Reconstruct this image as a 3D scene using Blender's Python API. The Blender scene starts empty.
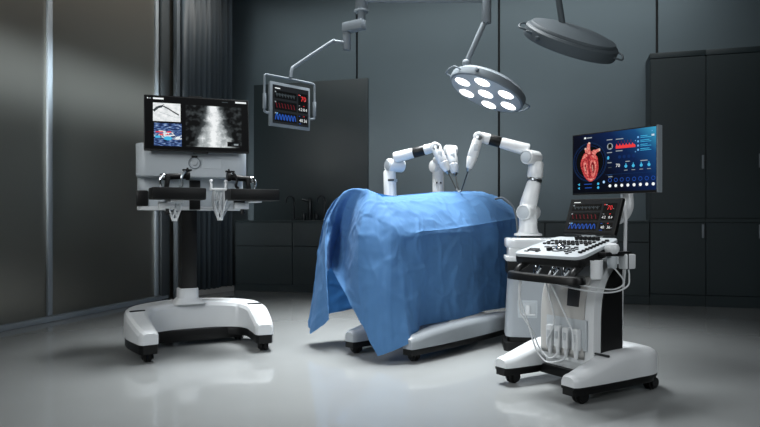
import bpy, bmesh, math, random
from mathutils import Vector, Matrix, Euler, noise
random.seed(7)
C = bpy.context.scene.collection
PI = math.pi
R = math.radians

# ------------------------------------------------------------------ survey frame
F = 640.0            # focal length in pixels at 760 wide
HOR = 219.0          # image row of the horizon
EYE = 0.9            # camera height
YAW = 16.2           # camera turned this far anticlockwise of the room's Y axis
cy_, sy_ = math.cos(R(YAW)), math.sin(R(YAW))

def cam2room(xc, d, z):
    return Vector((cy_ * xc - sy_ * d, sy_ * xc + cy_ * d, z))

def W(px, py, d):
    """surveyed point at image position and distance along the view axis"""
    return cam2room((px - 380) * d / F, d, EYE + (HOR - py) * d / F)

def frame(xc, d, yaw):
    """world matrix of a thing standing on the floor; yaw measured against the view axis"""
    p = cam2room(xc, d, 0)
    return Matrix.Translation(p) @ Matrix.Rotation(R(YAW + yaw), 4, 'Z')

def on_plane(px, py, M, axis, val):
    """the point of sight line (px,py) lying on local plane axis=val of frame M"""
    Mi = M.inverted()
    o = Mi @ Vector((0, 0, EYE)); q = Mi @ W(px, py, 1.0)
    dr = q - o
    return o + dr * ((val - o[axis]) / dr[axis])

# ------------------------------------------------------------------ materials
def lin(c):
    return tuple(((v / 255) / 12.92 if v / 255 <= .04045 else ((v / 255 + .055) / 1.055) ** 2.4) for v in c)

def mat(name, rgb, rough=.5, metal=0., var=.06, scale=8., bump=0., bscale=60., spec=.5, coat=0., stretch=None):
    m = bpy.data.materials.new(name); m.use_nodes = True
    nt = m.node_tree; b = nt.nodes['Principled BSDF']
    c = lin(rgb)
    b.inputs['Roughness'].default_value = rough
    b.inputs['Metallic'].default_value = metal
    b.inputs['Specular IOR Level'].default_value = spec
    b.inputs['Coat Weight'].default_value = coat
    tc = nt.nodes.new('ShaderNodeTexCoord')
    mp = nt.nodes.new('ShaderNodeMapping'); nt.links.new(tc.outputs['Object'], mp.inputs['Vector'])
    if stretch: mp.inputs['Scale'].default_value = stretch
    n = nt.nodes.new('ShaderNodeTexNoise'); n.inputs['Scale'].default_value = scale; n.inputs['Detail'].default_value = 4
    nt.links.new(mp.outputs[0], n.inputs['Vector'])
    mx = nt.nodes.new('ShaderNodeMix'); mx.data_type = 'RGBA'
    mx.inputs['A'].default_value = (*[v * (1 - var) for v in c], 1)
    mx.inputs['B'].default_value = (*[min(1, v * (1 + var)) for v in c], 1)
    nt.links.new(n.outputs['Fac'], mx.inputs['Factor'])
    nt.links.new(mx.outputs['Result'], b.inputs['Base Color'])
    if bump:
        n2 = nt.nodes.new('ShaderNodeTexNoise'); n2.inputs['Scale'].default_value = bscale; n2.inputs['Detail'].default_value = 3
        nt.links.new(mp.outputs[0], n2.inputs['Vector'])
        bp = nt.nodes.new('ShaderNodeBump'); bp.inputs['Strength'].default_value = bump; bp.inputs['Distance'].default_value = .01
        nt.links.new(n2.outputs['Fac'], bp.inputs['Height']); nt.links.new(bp.outputs[0], b.inputs['Normal'])
    return m

def emit(name, rgb, s=1.0):
    m = bpy.data.materials.new(name); m.use_nodes = True
    nt = m.node_tree; b = nt.nodes['Principled BSDF']
    b.inputs['Base Color'].default_value = (.004, .004, .004, 1)
    b.inputs['Specular IOR Level'].default_value = .04
    b.inputs['Roughness'].default_value = .3
    b.inputs['Emission Color'].default_value = (*lin(rgb), 1)
    b.inputs['Emission Strength'].default_value = s
    return m

white = mat('white_enamel', (204, 207, 209), .34, coat=.1)
white_arm = mat('white_arm_shell', (212, 214, 215), .3, coat=.1)
light_grey = mat('light_grey_plastic', (172, 178, 182), .4)
ped_grey = mat('pedestal_grey_paint', (146, 152, 157), .4)
warm_grey = mat('warm_grey_plastic', (168, 167, 164), .45)
mid_grey = mat('mid_grey_plastic', (104, 112, 118), .4)
head_grey = mat('console_grey_paint', (176, 183, 188), .38)
black = mat('black_plastic', (9, 10, 11), .42, spec=.3)
rubber = mat('black_rubber', (8, 8, 9), .55, spec=.3)
dark_col = mat('black_anodised_column', (14, 14, 14), .35, spec=.3)
chrome = mat('polished_chrome', (200, 204, 208), .14, 1.)
steel = mat('brushed_steel', (150, 156, 160), .3, 1.)
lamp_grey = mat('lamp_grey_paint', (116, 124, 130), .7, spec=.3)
lamp_shaded = mat('lamp_shaded_paint', (68, 76, 81), .6, spec=.3)  # grey lamp paint darkened, the unlit lamp's shade put into the colour
post_grey = mat('post_grey_metal', (158, 167, 174), .5, .0)
cab = mat('cabinet_charcoal', (35, 46, 49), .45, var=.05, scale=3)
cab_dark = mat('cabinet_gap_black', (12, 13, 14), .6)
tap_black = mat('tap_black_metal', (40, 44, 47), .3, .6)
curtain_m = mat('pleated_partition_grey', (72, 82, 89), .5, 0.)
cable_m = mat('pale_cable', (205, 208, 210), .4)
slot_m = mat('slot_dark', (28, 30, 33), .35)

# floor: poured, polished resin
floor_m = mat('polished_resin_floor', (141, 144, 144), .075, 0., .08, 1.3, .015, 2.2, .85)
# brushed metal wall panels
back_m = mat('brushed_wall_panel', (97, 110, 116), .40, .35, .12, .8, .0, 5, .5, stretch=(.5, .5, 1.6))
left_m = mat('dark_brushed_panel', (172, 169, 160), .28, .84, .05, .7, 0, 5, .5, stretch=(1, .35, 2.2))
room_m = mat('room_grey_paint', (70, 76, 79), .6)
ceil_m = mat('ceiling_grey_paint', (82, 88, 92), .7)

def drape_material():
    m = mat('blue_nonwoven_drape', (78, 121, 166), .75, 0, .06, 14, .15, 300, .2)
    nt = m.node_tree; b = nt.nodes['Principled BSDF']; out = nt.nodes['Material Output']
    b.inputs['Sheen Weight'].default_value = .04; b.inputs['Sheen Roughness'].default_value = .5
    tr = nt.nodes.new('ShaderNodeBsdfTranslucent'); tr.inputs['Color'].default_value = (*lin((60, 125, 195)), 1)
    mx = nt.nodes.new('ShaderNodeMixShader'); mx.inputs[0].default_value = .22
    nt.links.new(b.outputs[0], mx.inputs[1]); nt.links.new(tr.outputs[0], mx.inputs[2])
    nt.links.new(mx.outputs[0], out.inputs['Surface'])
    return m
drape_m = drape_material()

# ------------------------------------------------------------------ mesh builder
def axis_matrix(p0, p1):
    p0 = Vector(p0); d = Vector(p1) - p0
    return Matrix.Translation(p0) @ d.to_track_quat('Z', 'Y').to_matrix().to_4x4(), d.length

def catmull(P, n, closed=False):
    P = [Vector(p) for p in P]; out = []
    N = len(P); seg = N if closed else N - 1
    for i in range(seg):
        if closed: a, b, c, d = P[i - 1], P[i], P[(i + 1) % N], P[(i + 2) % N]
        else: a, b, c, d = P[max(i - 1, 0)], P[i], P[i + 1], P[min(i + 2, N - 1)]
        for k in range(n):
            t = k / n
            out.append(.5 * ((2 * b) + (c - a) * t + (2 * a - 5 * b + 4 * c - d) * t * t + (3 * b - a - 3 * c + d) * t ** 3))
    if not closed: out.append(P[-1].copy())
    return out

class MB:
    def __init__(s):
        s.bm = bmesh.new(); s.uv = s.bm.loops.layers.uv.new('UVMap'); s.mi = 0
    def faces(s, vs, fs, M=None):
        M = M or Matrix()
        v = [s.bm.verts.new(M @ Vector(p)) for p in vs]
        for f in fs:
            try:
                q = s.bm.faces.new([v[i] for i in f]); q.material_index = s.mi; q.smooth = True
            except ValueError: pass
        return s
    def box(s, c, size, rot=None, bev=0., seg=2, M=None):
        t = bmesh.new(); bmesh.ops.create_cube(t, size=1)
        for v in t.verts: v.co = Vector((v.co.x * size[0], v.co.y * size[1], v.co.z * size[2]))
        if bev: bmesh.ops.bevel(t, geom=t.edges[:], offset=bev, segments=seg, affect='EDGES', profile=.6)
        m = Matrix.Translation(Vector(c)) @ (Euler(rot).to_matrix().to_4x4() if rot else Matrix())
        if M is not None: m = M @ m
        return s.merge(t, m)
    def merge(s, t, m=None):
        t.verts.index_update()
        vs = [v.co.copy() for v in t.verts]; fs = [[v.index for v in f.verts] for f in t.faces]
        t.free()
        return s.faces(vs, fs, m)
    def lathe(s, prof, M=None, seg=32, sx=1., sy=1.):
        vs, fs, rings = [], [], []
        for r, z in prof:
            if r < 1e-6:
                rings.append([len(vs)]); vs.append((0, 0, z))
            else:
                rings.append(list(range(len(vs), len(vs) + seg)))
                vs += [(r * sx * math.cos(2 * PI * k / seg), r * sy * math.sin(2 * PI * k / seg), z) for k in range(seg)]
        for a, b in zip(rings, rings[1:]):
            for k in range(seg):
                k2 = (k + 1) % seg
                if len(a) == 1 and len(b) > 1: fs.append((a[0], b[k2], b[k])[::-1] if False else (a[0], b[k], b[k2])[::-1])
                elif len(b) == 1 and len(a) > 1: fs.append((a[k], a[k2], b[0]))
                elif len(a) > 1: fs.append((a[k], a[k2], b[k2], b[k]))
        return s.faces(vs, fs, M)
    def cyl(s, p0, p1, r0, r1=None, seg=24, bev=None):
        r1 = r0 if r1 is None else r1
        M, L = axis_matrix(p0, p1)
        b = min(r0, r1, L) * .12 if bev is None else bev
        if b <= 0: return s.lathe([(0, 0), (r0, 0), (r1, L), (0, L)], M, seg)
        return s.lathe([(0, 0), (r0 - b, 0), (r0 - .3 * b, .3 * b), (r0, b), (r1, L - b), (r1 - .3 * b, L - .3 * b), (r1 - b, L), (0, L)], M, seg)
    def ball(s, c, r, seg=20, sc=(1, 1, 1), M=None):
        n = seg // 2
        pr = [(r * math.sin(PI * i / n), -r * math.cos(PI * i / n)) for i in range(n + 1)]
        pr[0] = (0, -r); pr[-1] = (0, r)
        m = Matrix.Translation(Vector(c)) @ Matrix.Diagonal((*sc, 1))
        if M is not None: m = M @ m
        return s.lathe(pr, m, seg)
    def tube(s, pts, r, seg=10, n=6, closed=False, rr=None):
        P = catmull(pts, n, closed) if n > 1 else [Vector(p) for p in pts]
        N = len(P); vs, fs = [], []
        up = None
        for i, p in enumerate(P):
            a = P[(i - 1) % N] if closed else P[max(i - 1, 0)]
            b = P[(i + 1) % N] if closed else P[min(i + 1, N - 1)]
            t = (b - a).normalized()
            if up is None:
                up = t.orthogonal().normalized()
            up = (up - t * up.dot(t)).normalized(); q = t.cross(up)
            rad = r if rr is None else r * (rr[0] + (rr[1] - rr[0]) * i / (N - 1))
            for k in range(seg):
                an = 2 * PI * k / seg
                vs.append(p + up * (rad * math.cos(an)) + q * (rad * math.sin(an)))
        for i in range(N if closed else N - 1):
            j = (i + 1) % N
            for k in range(seg):
                k2 = (k + 1) % seg
                fs.append((i * seg + k, i * seg + k2, j * seg + k2, j * seg + k))
        if not closed:
            fs.append(tuple(range(seg))[::-1]); fs.append(tuple((N - 1) * seg + k for k in range(seg)))
        return s.faces(vs, fs)
    def prism(s, poly, z0, z1, M=None, bev=0., seg=2):
        t = bmesh.new(); n = len(poly)
        a = [t.verts.new((p[0], p[1], z0)) for p in poly]; b = [t.verts.new((p[0], p[1], z1)) for p in poly]
        t.faces.new(a[::-1]); t.faces.new(b)
        for i in range(n): t.faces.new((a[i], a[(i + 1) % n], b[(i + 1) % n], b[i]))
        bmesh.ops.recalc_face_normals(t, faces=t.faces[:])
        if bev:
            ed = [e for e in t.edges if abs(e.verts[0].co.z - e.verts[1].co.z) < 1e-6]
            bmesh.ops.bevel(t, geom=ed, offset=bev, segments=seg, affect='EDGES', profile=.6)
        return s.merge(t, M)
    def loft(s, loops, caps=True, M=None):
        n = len(loops[0]); vs = [p for l in loops for p in l]; fs = []
        for i in range(len(loops) - 1):
            for k in range(n):
                k2 = (k + 1) % n
                fs.append((i * n + k, i * n + k2, (i + 1) * n + k2, (i + 1) * n + k))
        if caps:
            fs.append(tuple(range(n))[::-1]); fs.append(tuple((len(loops) - 1) * n + k for k in range(n)))
        return s.faces(vs, fs, M)
    def quad(s, pts, M=None, uv=True):
        M = M or Matrix()
        v = [s.bm.verts.new(M @ Vector(p)) for p in pts]
        f = s.bm.faces.new(v); f.material_index = s.mi
        if len(v) == 4:
            for l, q in zip(f.loops, ((0, 0), (1, 0), (1, 1), (0, 1))): l[s.uv].uv = q
        return s
    def build(s, name, mats, parent=None, sharp=35, recalc=True):
        me = bpy.data.meshes.new(name)
        if recalc: bmesh.ops.recalc_face_normals(s.bm, faces=s.bm.faces[:])
        s.bm.to_mesh(me); s.bm.free()
        for m in (mats if isinstance(mats, (list, tuple)) else [mats]): me.materials.append(m)
        me.set_sharp_from_angle(angle=R(sharp))
        o = bpy.data.objects.new(name, me); C.objects.link(o)
        if parent is not None: o.parent = parent
        return o

def tag(o, label=None, cat=None, group=None, kind=None):
    if label: o['label'] = label
    if cat: o['category'] = cat
    if group: o['group'] = group
    if kind: o['kind'] = kind
    return o

def thing(name, M, label, cat, group=None):
    o = bpy.data.objects.new(name, None); C.objects.link(o)
    o.matrix_world = M; o.empty_display_size = .1
    return tag(o, label, cat, group)

def copy_tree(o, parent=None):
    c = o.copy(); C.objects.link(c)
    if parent is not None: c.parent = parent
    for ch in list(o.children): copy_tree(ch, c)
    return c

def struct(name, mb, m, sharp=35): return tag(mb.build(name, m, None, sharp), kind='structure')

def T(x, y, z): return Matrix.Translation((x, y, z))
def RX(a): return Matrix.Rotation(R(a), 4, 'X')
def RY(a): return Matrix.Rotation(R(a), 4, 'Y')
def RZ(a): return Matrix.Rotation(R(a), 4, 'Z')

def rounded(w, d, r, n=5):
    out = []
    for cx, cy, a0 in ((w / 2 - r, -d / 2 + r, -90), (w / 2 - r, d / 2 - r, 0), (-w / 2 + r, d / 2 - r, 90), (-w / 2 + r, -d / 2 + r, 180)):
        for k in range(n + 1):
            a = R(a0 + 90 * k / n); out.append((cx + r * math.cos(a), cy + r * math.sin(a)))
    return out

def text_geo(txt, h, font=None):
    cu = bpy.data.curves.new('t', 'FONT'); cu.body = txt; cu.size = h / .7; cu.resolution_u = 2
    o = bpy.data.objects.new('t', cu); C.objects.link(o)
    dg = bpy.context.evaluated_depsgraph_get(); dg.update()
    me = bpy.data.meshes.new_from_object(o.evaluated_get(dg))
    vs = [v.co.copy() for v in me.vertices]; fs = [list(p.vertices) for p in me.polygons]
    bpy.data.objects.remove(o); bpy.data.curves.remove(cu); bpy.data.meshes.remove(me)
    return vs, fs

# ------------------------------------------------------------------ camera
cd = bpy.data.cameras.new('camera'); cam = bpy.data.objects.new('camera', cd); C.objects.link(cam)
cam.location = (0, 0, EYE); cam.rotation_euler = (PI / 2, 0, R(YAW))
cd.sensor_width = 36; cd.lens = 36 * F / 760; cd.shift_y = (HOR - 213.5) / 760; cd.clip_start = .05
bpy.context.scene.camera = cam

# ------------------------------------------------------------------ room
XL, XR, YB, YF, ZC = -4.385, 4.6, 7.62, -3.2, 4.7
YC = 7.23                                    # cabinet fronts
b = MB(); b.box(((XL + XR) / 2, (YB + YF) / 2, -.05), (XR - XL + .4, YB - YF + .4, .1)); struct('floor', b, floor_m)
b = MB(); b.box(((XL + XR) / 2, (YB + YF) / 2, ZC + .05), (XR - XL + .4, YB - YF + .4, .1)); struct('ceiling', b, ceil_m)
b = MB()                                     # back wall: tall panels with dark joints
b.mi = 1; b.box(((XL + XR) / 2, YB + .1, ZC / 2), (XR - XL, .12, ZC))
b.mi = 0
seams = [XL, -2.515, -.756, .963, 2.6, XR]
for x0, x1 in zip(seams, seams[1:]):
    b.box(((x0 + x1) / 2, YB + .02, ZC / 2), (x1 - x0 - .022, .04, ZC), bev=.003, seg=1)
struct('wall_back', b, [back_m, cab_dark])
b = MB(); b.box((XL - .05, (YB + YF) / 2, ZC / 2), (.1, YB - YF, ZC)); struct('wall_left', b, left_m)
b = MB(); b.box((XR + .05, (YB + YF) / 2, ZC / 2), (.1, YB - YF, ZC)); struct('wall_right', b, room_m)
b = MB(); b.box(((XL + XR) / 2, YF - .05, ZC / 2), (XR - XL, .1, ZC)); struct('wall_front', b, room_m)
b = MB(); b.box((XL + .03, (YF + 6.30) / 2, .0225), (.06, 6.30 - YF, .045), bev=.006); struct('baseboard_left', b, post_grey)
for k, y in enumerate((6.14, 4.605, 3.07, 1.535, 0., -1.535)):
    b = MB(); b.box((XL + .0125, y, ZC / 2 + .0225), (.025, .054, ZC - .045), bev=.008); struct('trim_%d' % (k + 1), b, post_grey)

b = MB(); b.box((XL + .045, 6.245, ZC / 2), (.03, .15, ZC), bev=.004); struct('trim_7', b, room_m)  # added strip, covers a wall gap that falls black in shade
# pleated folding partition in the left corner
t = thing('folding_partition', Matrix(), 'dark grey pleated folding partition hanging in the back corner', 'partition')
p0, p1 = Vector((-4.235, 6.40, 0)), Vector((-4.045, 7.20, 0))
n = 22; d = (p1 - p0); u = d.normalized(); w = Vector((u.y, -u.x, 0))
vs, fs = [], []
for k in range(n + 1):
    f = k / n
    amp = .062 * (1 if k % 2 else -1) * (.35 + .7 * abs(math.sin(k * 1.3)))
    p = p0 + d * (f + .010 * math.sin(k * 2.1)) + w * amp
    vs += [(p.x, p.y, .06), (p.x, p.y, ZC - .002)]
for k in range(n): fs.append((2 * k, 2 * k + 2, 2 * k + 3, 2 * k + 1))
pl = MB().faces(vs, fs).build('pleats', curtain_m, t, sharp=20)
sm = pl.modifiers.new('thick', 'SOLIDIFY'); sm.thickness = .006
b = MB(); q = (p0 + p1) / 2
b.box((q.x, q.y, .032), (.07, d.length + .06, .064), rot=(0, 0, math.atan2(u.y, u.x) - PI / 2), bev=.006)
b.build('bottom_rail', warm_grey, t)
b = MB(); b.box((-4.25, 6.345, ZC / 2), (.06, .05, ZC - .004), rot=(0, 0, math.atan2(u.y, u.x) - PI / 2), bev=.008); b.build('lead_post', mid_grey, t)

# ------------------------------------------------------------------ cabinets
def handle(mb, x, y, z, h, col=None):
    mb.box((x, y - .022, z), (.022, .008, h), bev=.003)
    for s in (-1, 1): mb.box((x, y - .01, z + s * (h / 2 - .012)), (.014, .024, .014), bev=.002)

def tall_unit(x0, x1, hx, label):
    t = thing('tall_cabinet', T((x0 + x1) / 2, YC, 0), label, 'cabinet', 'tall charcoal cabinets on the back wall')
    w = x1 - x0; dp = YB - .004 - YC
    MB().box((0, dp / 2 + .01, 2.62 / 2), (w - .008, dp - .02, 2.60)).build('carcass', cab_dark, t)
    MB().box((0, .01, .057), (w - .004, .02, .114)).build('plinth', cab, t)
    MB().box((0, dp / 2 - .004, 2.607), (w, dp + .004, .056), bev=.003).build('cornice', cab, t)
    MB().box((0, .008, .885), (w - .003, .018, .04)).build('mid_rail', cab, t)
    for z0, z1, hz in ((.119, .860, .775), (.91, 2.575, 1.485)):
        dr = MB().box((0, .01, (z0 + z1) / 2), (w - .009, .022, z1 - z0), bev=.002, seg=1).build('door', cab, t)
        h = MB(); handle(h, hx, 0, hz, .14); tag(h.build('handle', lamp_grey, dr), 'pale metal handle')
    for s in (-1, 1): MB().box((s * (w / 2 - .002), dp / 2 + .005, 1.30), (.003, dp - .012, 2.55)).build('side_panel', cab, t)
tall_unit(.846, 1.377, .235, 'tall charcoal cabinet beside the heart monitor, at the left end of the run')
tall_unit(1.377, 1.905, .225, 'tall charcoal cabinet cut by the frame at the right end of the run')

def base_unit(x0, x1, zd, label, two=False):
    t = thing('base_cabinet', T((x0 + x1) / 2, YC, 0), label, 'cabinet', 'low charcoal cabinets under the worktop')
    w = x1 - x0; dp = YB - .004 - YC
    MB().box((0, dp / 2 + .01, .43), (w, dp - .02, .855)).build('carcass', cab_dark, t)
    MB().box((0, .012, .045), (w, .02, .085)).build('plinth', cab, t)
    MB().box((0, .01, (.09 + zd - .004) / 2), (w - .008, .022, zd - .004 - .09), bev=.002, seg=1).build('door', cab, t)
    MB().box((0, .01, (zd + .004 + .857) / 2), (w - .008, .022, .857 - zd - .004), bev=.002, seg=1).build('drawer', cab, t)
names = ['low charcoal cabinet with one wide drawer, at the far left end beside the pleated partition',
         'low charcoal cabinet standing under the black taps, half hidden by the blue drape',
         'low charcoal cabinet hidden behind the raised end of the blue drape',
         'low charcoal cabinet hidden behind the middle of the draped table',
         'low charcoal cabinet behind the far side of the draped table',
         'low charcoal cabinet seen just behind the right robot arm',
         'low charcoal cabinet seen between the right robot arm and the tilted touch screen',
         'low charcoal cabinet touching the tall cabinets, right of the monitor stand']
xs = [(-4.0, -3.22, .566), (-3.22, -2.44, .566), (-2.44, -1.66, .566), (-1.66, -1.19, .655), (-1.19, -.72, .655), (-.72, -.22, .655), (-.22, .31, .655), (.31, .842, .655)]
for (x0, x1, zd), nm in zip(xs, names): base_unit(x0, x1, zd, nm)
b = MB(); b.box(((-4.0 + .842) / 2, (YC - .004 + YB - .002) / 2, .8715), (4.842, YB - YC + .002, .023), bev=.003)
tag(b.build('worktop', cab), 'long charcoal worktop running over the low cabinets', 'worktop')
b = MB(); b.box(((-3.93 - 2.364) / 2, YB - .012, (.884 + 2.655) / 2), (1.566, .02, 2.655 - .884), bev=.003)
tag(b.build('splashback', cab), 'tall dark charcoal panel rising behind the sink taps', 'panel')

def gooseneck(x, y, label):
    t = thing('tap', T(x, y, .8835), label, 'tap', 'black sink taps')
    MB().cyl((0, 0, 0), (0, 0, .015), .04).build('base_plate', tap_black, t)
    MB().tube([(0, 0, .012), (0, 0, .18), (0, 0, .25), (-.015, -.02, .295), (-.055, -.03, .30), (-.085, -.035, .27), (-.09, -.036, .22)], .013).build('spout', tap_black, t)
    MB().box((.055, 0, .03), (.07, .022, .02), bev=.006).build('lever', tap_black, t)
def pillar_tap(x, y, label):
    t = thing('tap', T(x, y, .8835), label, 'tap', 'black sink taps')
    MB().cyl((0, 0, 0), (0, 0, .25), .03).build('body', tap_black, t)
    MB().cyl((.0, 0, .24), (-.1, -.02, .262), .017).build('spout', tap_black, t)
    MB().cyl((0, 0, .25), (0, 0, .285), .022, .014).build('lever', tap_black, t)
def bottle(x, y, label):
    t = thing('soap_bottle', T(x, y, .8835), label, 'bottle', 'black soap bottles by the taps')
    MB().lathe([(0, 0), (.026, 0), (.028, .004), (.028, .07), (.02, .083), (.01, .088), (0, .088)], None, 20).build('body', tap_black, t)
    MB().cyl((0, 0, .086), (0, 0, .115), .006).cyl((0, 0, .112), (-.035, 0, .110), .006).build('pump', tap_black, t)
gooseneck(-3.30, 7.46, 'black gooseneck tap over the sink, clear of the blue drape')
pillar_tap(-3.085, 7.47, 'black straight pillar tap with a short spout')
gooseneck(-2.88, 7.46, 'black gooseneck tap mostly hidden behind the edge of the blue drape')
bottle(-3.155, 7.44, 'small black soap bottle beside the gooseneck tap, left of the pillar tap')
bottle(-2.985, 7.44, 'small black soap bottle touching the edge of the drape, right of the pillar tap')

# ------------------------------------------------------------------ casters and U-shaped bases
def caster(parent, x, y, zt, r, a=0., w=.03):
    b = MB(); M = T(x, y, 0) @ RZ(a)
    b.lathe([(0, zt), (.016, zt), (.016, r * 1.7), (.03, r * 1.6), (.03, r * 1.35), (0, r * 1.35)][::-1], M, 16)
    for s in (-1, 1):
        b.lathe([(0, -.006), (r * .55, -.006), (r * .75, 0), (r * .75, .004), (0, .004)], M @ T(s * (w / 2 + .006), .012, r) @ RY(90), 16)
    o = b.build('caster', black, parent)
    wv = MB()
    for s in (-1, 1):
        wv.lathe([(0, -w * .22), (r * .8, -w * .22), (r, -w * .12), (r, w * .12), (r * .8, w * .22), (0, w * .22)], M @ T(s * w * .26, .012, r) @ RY(90), 24)
    wv.build('wheel', rubber, o)

def section(c, t, w, z0, z1, ch, ch2=None):
    """chamfered box section across direction t at plan point c"""
    nrm = Vector((t.y, -t.x, 0)); ch2 = ch if ch2 is None else ch2
    out = []
    for o, z in ((-w / 2, z0), (w / 2, z0), (w / 2, z1 - ch2 * 1.1), (w / 2 - ch * .35, z1 - ch2 * .35), (w / 2 - ch, z1), (-w / 2 + ch, z1), (-w / 2 + ch * .35, z1 - ch2 * .35), (-w / 2, z1 - ch2 * 1.1)):
        out.append(Vector((c.x, c.y, 0)) + nrm * o + Vector((0, 0, z)))
    return out

def sweep_base(path, z0, top, n=8, ch=.03, nose=.35):
    """path: (x, y, width, ztop); rounded noses at both ends"""
    P = catmull([Vector((p[0], p[1], 0)) for p in path], n)
    Q = catmull([Vector((p[2], p[3], 0)) for p in path], n)
    loops = []; N = len(P)
    for i in range(N):
        t = (P[min(i + 1, N - 1)] - P[max(i - 1, 0)]).normalized()
        w, z = Q[i].x, Q[i].y if top else Q[i].y
        loops.append((P[i], t, w, z))
    out = []
    def nosecap(L, sgn):
        c, t, w, z = L; res = []
        for f, q in ((.045, .72), (.03, .88), (.012, .97)):
            res.append(section(c + t * (sgn * f * nose / .35), t, w * q, z0, z0 + (z - z0) * (.80 + .2 * (q - .72) / .25 if top else 1), ch * q))
        return res
    out += nosecap(loops[0], -1)
    for c, t, w, z in loops: out.append(section(c, t, w, z0, z, ch))
    out += nosecap(loops[-1], 1)[::-1]
    return out

# ------------------------------------------------------------------ screens
def emit_grad(name, fn):
    m = bpy.data.materials.new(name); m.use_nodes = True
    nt = m.node_tree; b = nt.nodes['Principled BSDF']
    b.inputs['Base Color'].default_value = (.004, .004, .004, 1); b.inputs['Roughness'].default_value = .3; b.inputs['Specular IOR Level'].default_value = .04
    uv = nt.nodes.new('ShaderNodeTexCoord'); sp = nt.nodes.new('ShaderNodeSeparateXYZ')
    nt.links.new(uv.outputs['UV'], sp.inputs[0])
    class N:
        def m(s, op, a, c=None, clamp=False):
            n = nt.nodes.new('ShaderNodeMath'); n.operation = op; n.use_clamp = clamp
            for i, v in enumerate((a, c)):
                if v is None: continue
                if isinstance(v, (int, float)): n.inputs[i].default_value = v
                else: nt.links.new(v, n.inputs[i])
            return n.outputs[0]
        def noise(s, scale, detail=4, st=(1, 1, 1), off=0):
            mp = nt.nodes.new('ShaderNodeMapping'); mp.inputs['Scale'].default_value = st; mp.inputs['Location'].default_value = (off, off, off)
            nt.links.new(uv.outputs['UV'], mp.inputs['Vector'])
            n = nt.nodes.new('ShaderNodeTexNoise'); n.inputs['Scale'].default_value = scale; n.inputs['Detail'].default_value = detail
            nt.links.new(mp.outputs[0], n.inputs['Vector']); return n.outputs['Fac']
        def ramp(s, fac, stops):
            r = nt.nodes.new('ShaderNodeValToRGB'); nt.links.new(fac, r.inputs[0])
            e = r.color_ramp.elements
            while len(e) < len(stops): e.new(.5)
            for q, (p, c) in zip(e, stops): q.position = p; q.color = (*lin(c), 1)
            return r.outputs[0]
        def mix(s, f, a, c):
            n = nt.nodes.new('ShaderNodeMix'); n.data_type = 'RGBA'
            nt.links.new(f, n.inputs['Factor'])
            for k, v in (('A', a), ('B', c)):
                if isinstance(v, tuple): n.inputs[k].default_value = (*lin(v), 1)
                else: nt.links.new(v, n.inputs[k])
            return n.outputs['Result']
    nt.links.new(fn(N(), sp.outputs[0], sp.outputs[1]), b.inputs['Emission Color'])
    b.inputs['Emission Strength'].default_value = 1.0
    return m

E = {k: emit('screen_' + k, c, s) for k, c, s in (
    ('black', (6, 7, 9), .6), ('panel', (30, 33, 36), 1), ('white', (240, 244, 246), 1.0), ('soft', (150, 158, 164), 1),
    ('dim', (62, 70, 74), 1), ('red', (235, 60, 62), 1), ('darkred', (100, 24, 34), 1), ('blue', (36, 80, 168), 1), ('lblue', (110, 170, 225), 1),
    ('cyan', (70, 180, 225), 1), ('navy', (14, 42, 92), 1), ('ring', (24, 54, 96), 1), ('hred', (205, 62, 66), 1), ('hpink', (226, 128, 118), 1), ('hdark', (120, 20, 32), 1), ('hcream', (226, 190, 168), 1))}
def mottle(m, a, c, sc):
    nt = m.node_tree; b = nt.nodes['Principled BSDF']
    tc = nt.nodes.new('ShaderNodeTexCoord'); n = nt.nodes.new('ShaderNodeTexNoise'); n.inputs['Scale'].default_value = sc; n.inputs['Detail'].default_value = 5
    nt.links.new(tc.outputs['Object'], n.inputs['Vector'])
    r = nt.nodes.new('ShaderNodeValToRGB'); nt.links.new(n.outputs['Fac'], r.inputs[0])
    for e, p_, q in zip(r.color_ramp.elements, (.36, .64), (a, c)): e.position = p_; e.color = (*lin(q), 1)
    nt.links.new(r.outputs[0], b.inputs['Emission Color'])
mottle(E['hred'], (132, 28, 38), (214, 84, 82), 110); mottle(E['hpink'], (196, 74, 74), (232, 152, 138), 130)
EK = list(E)
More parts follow.
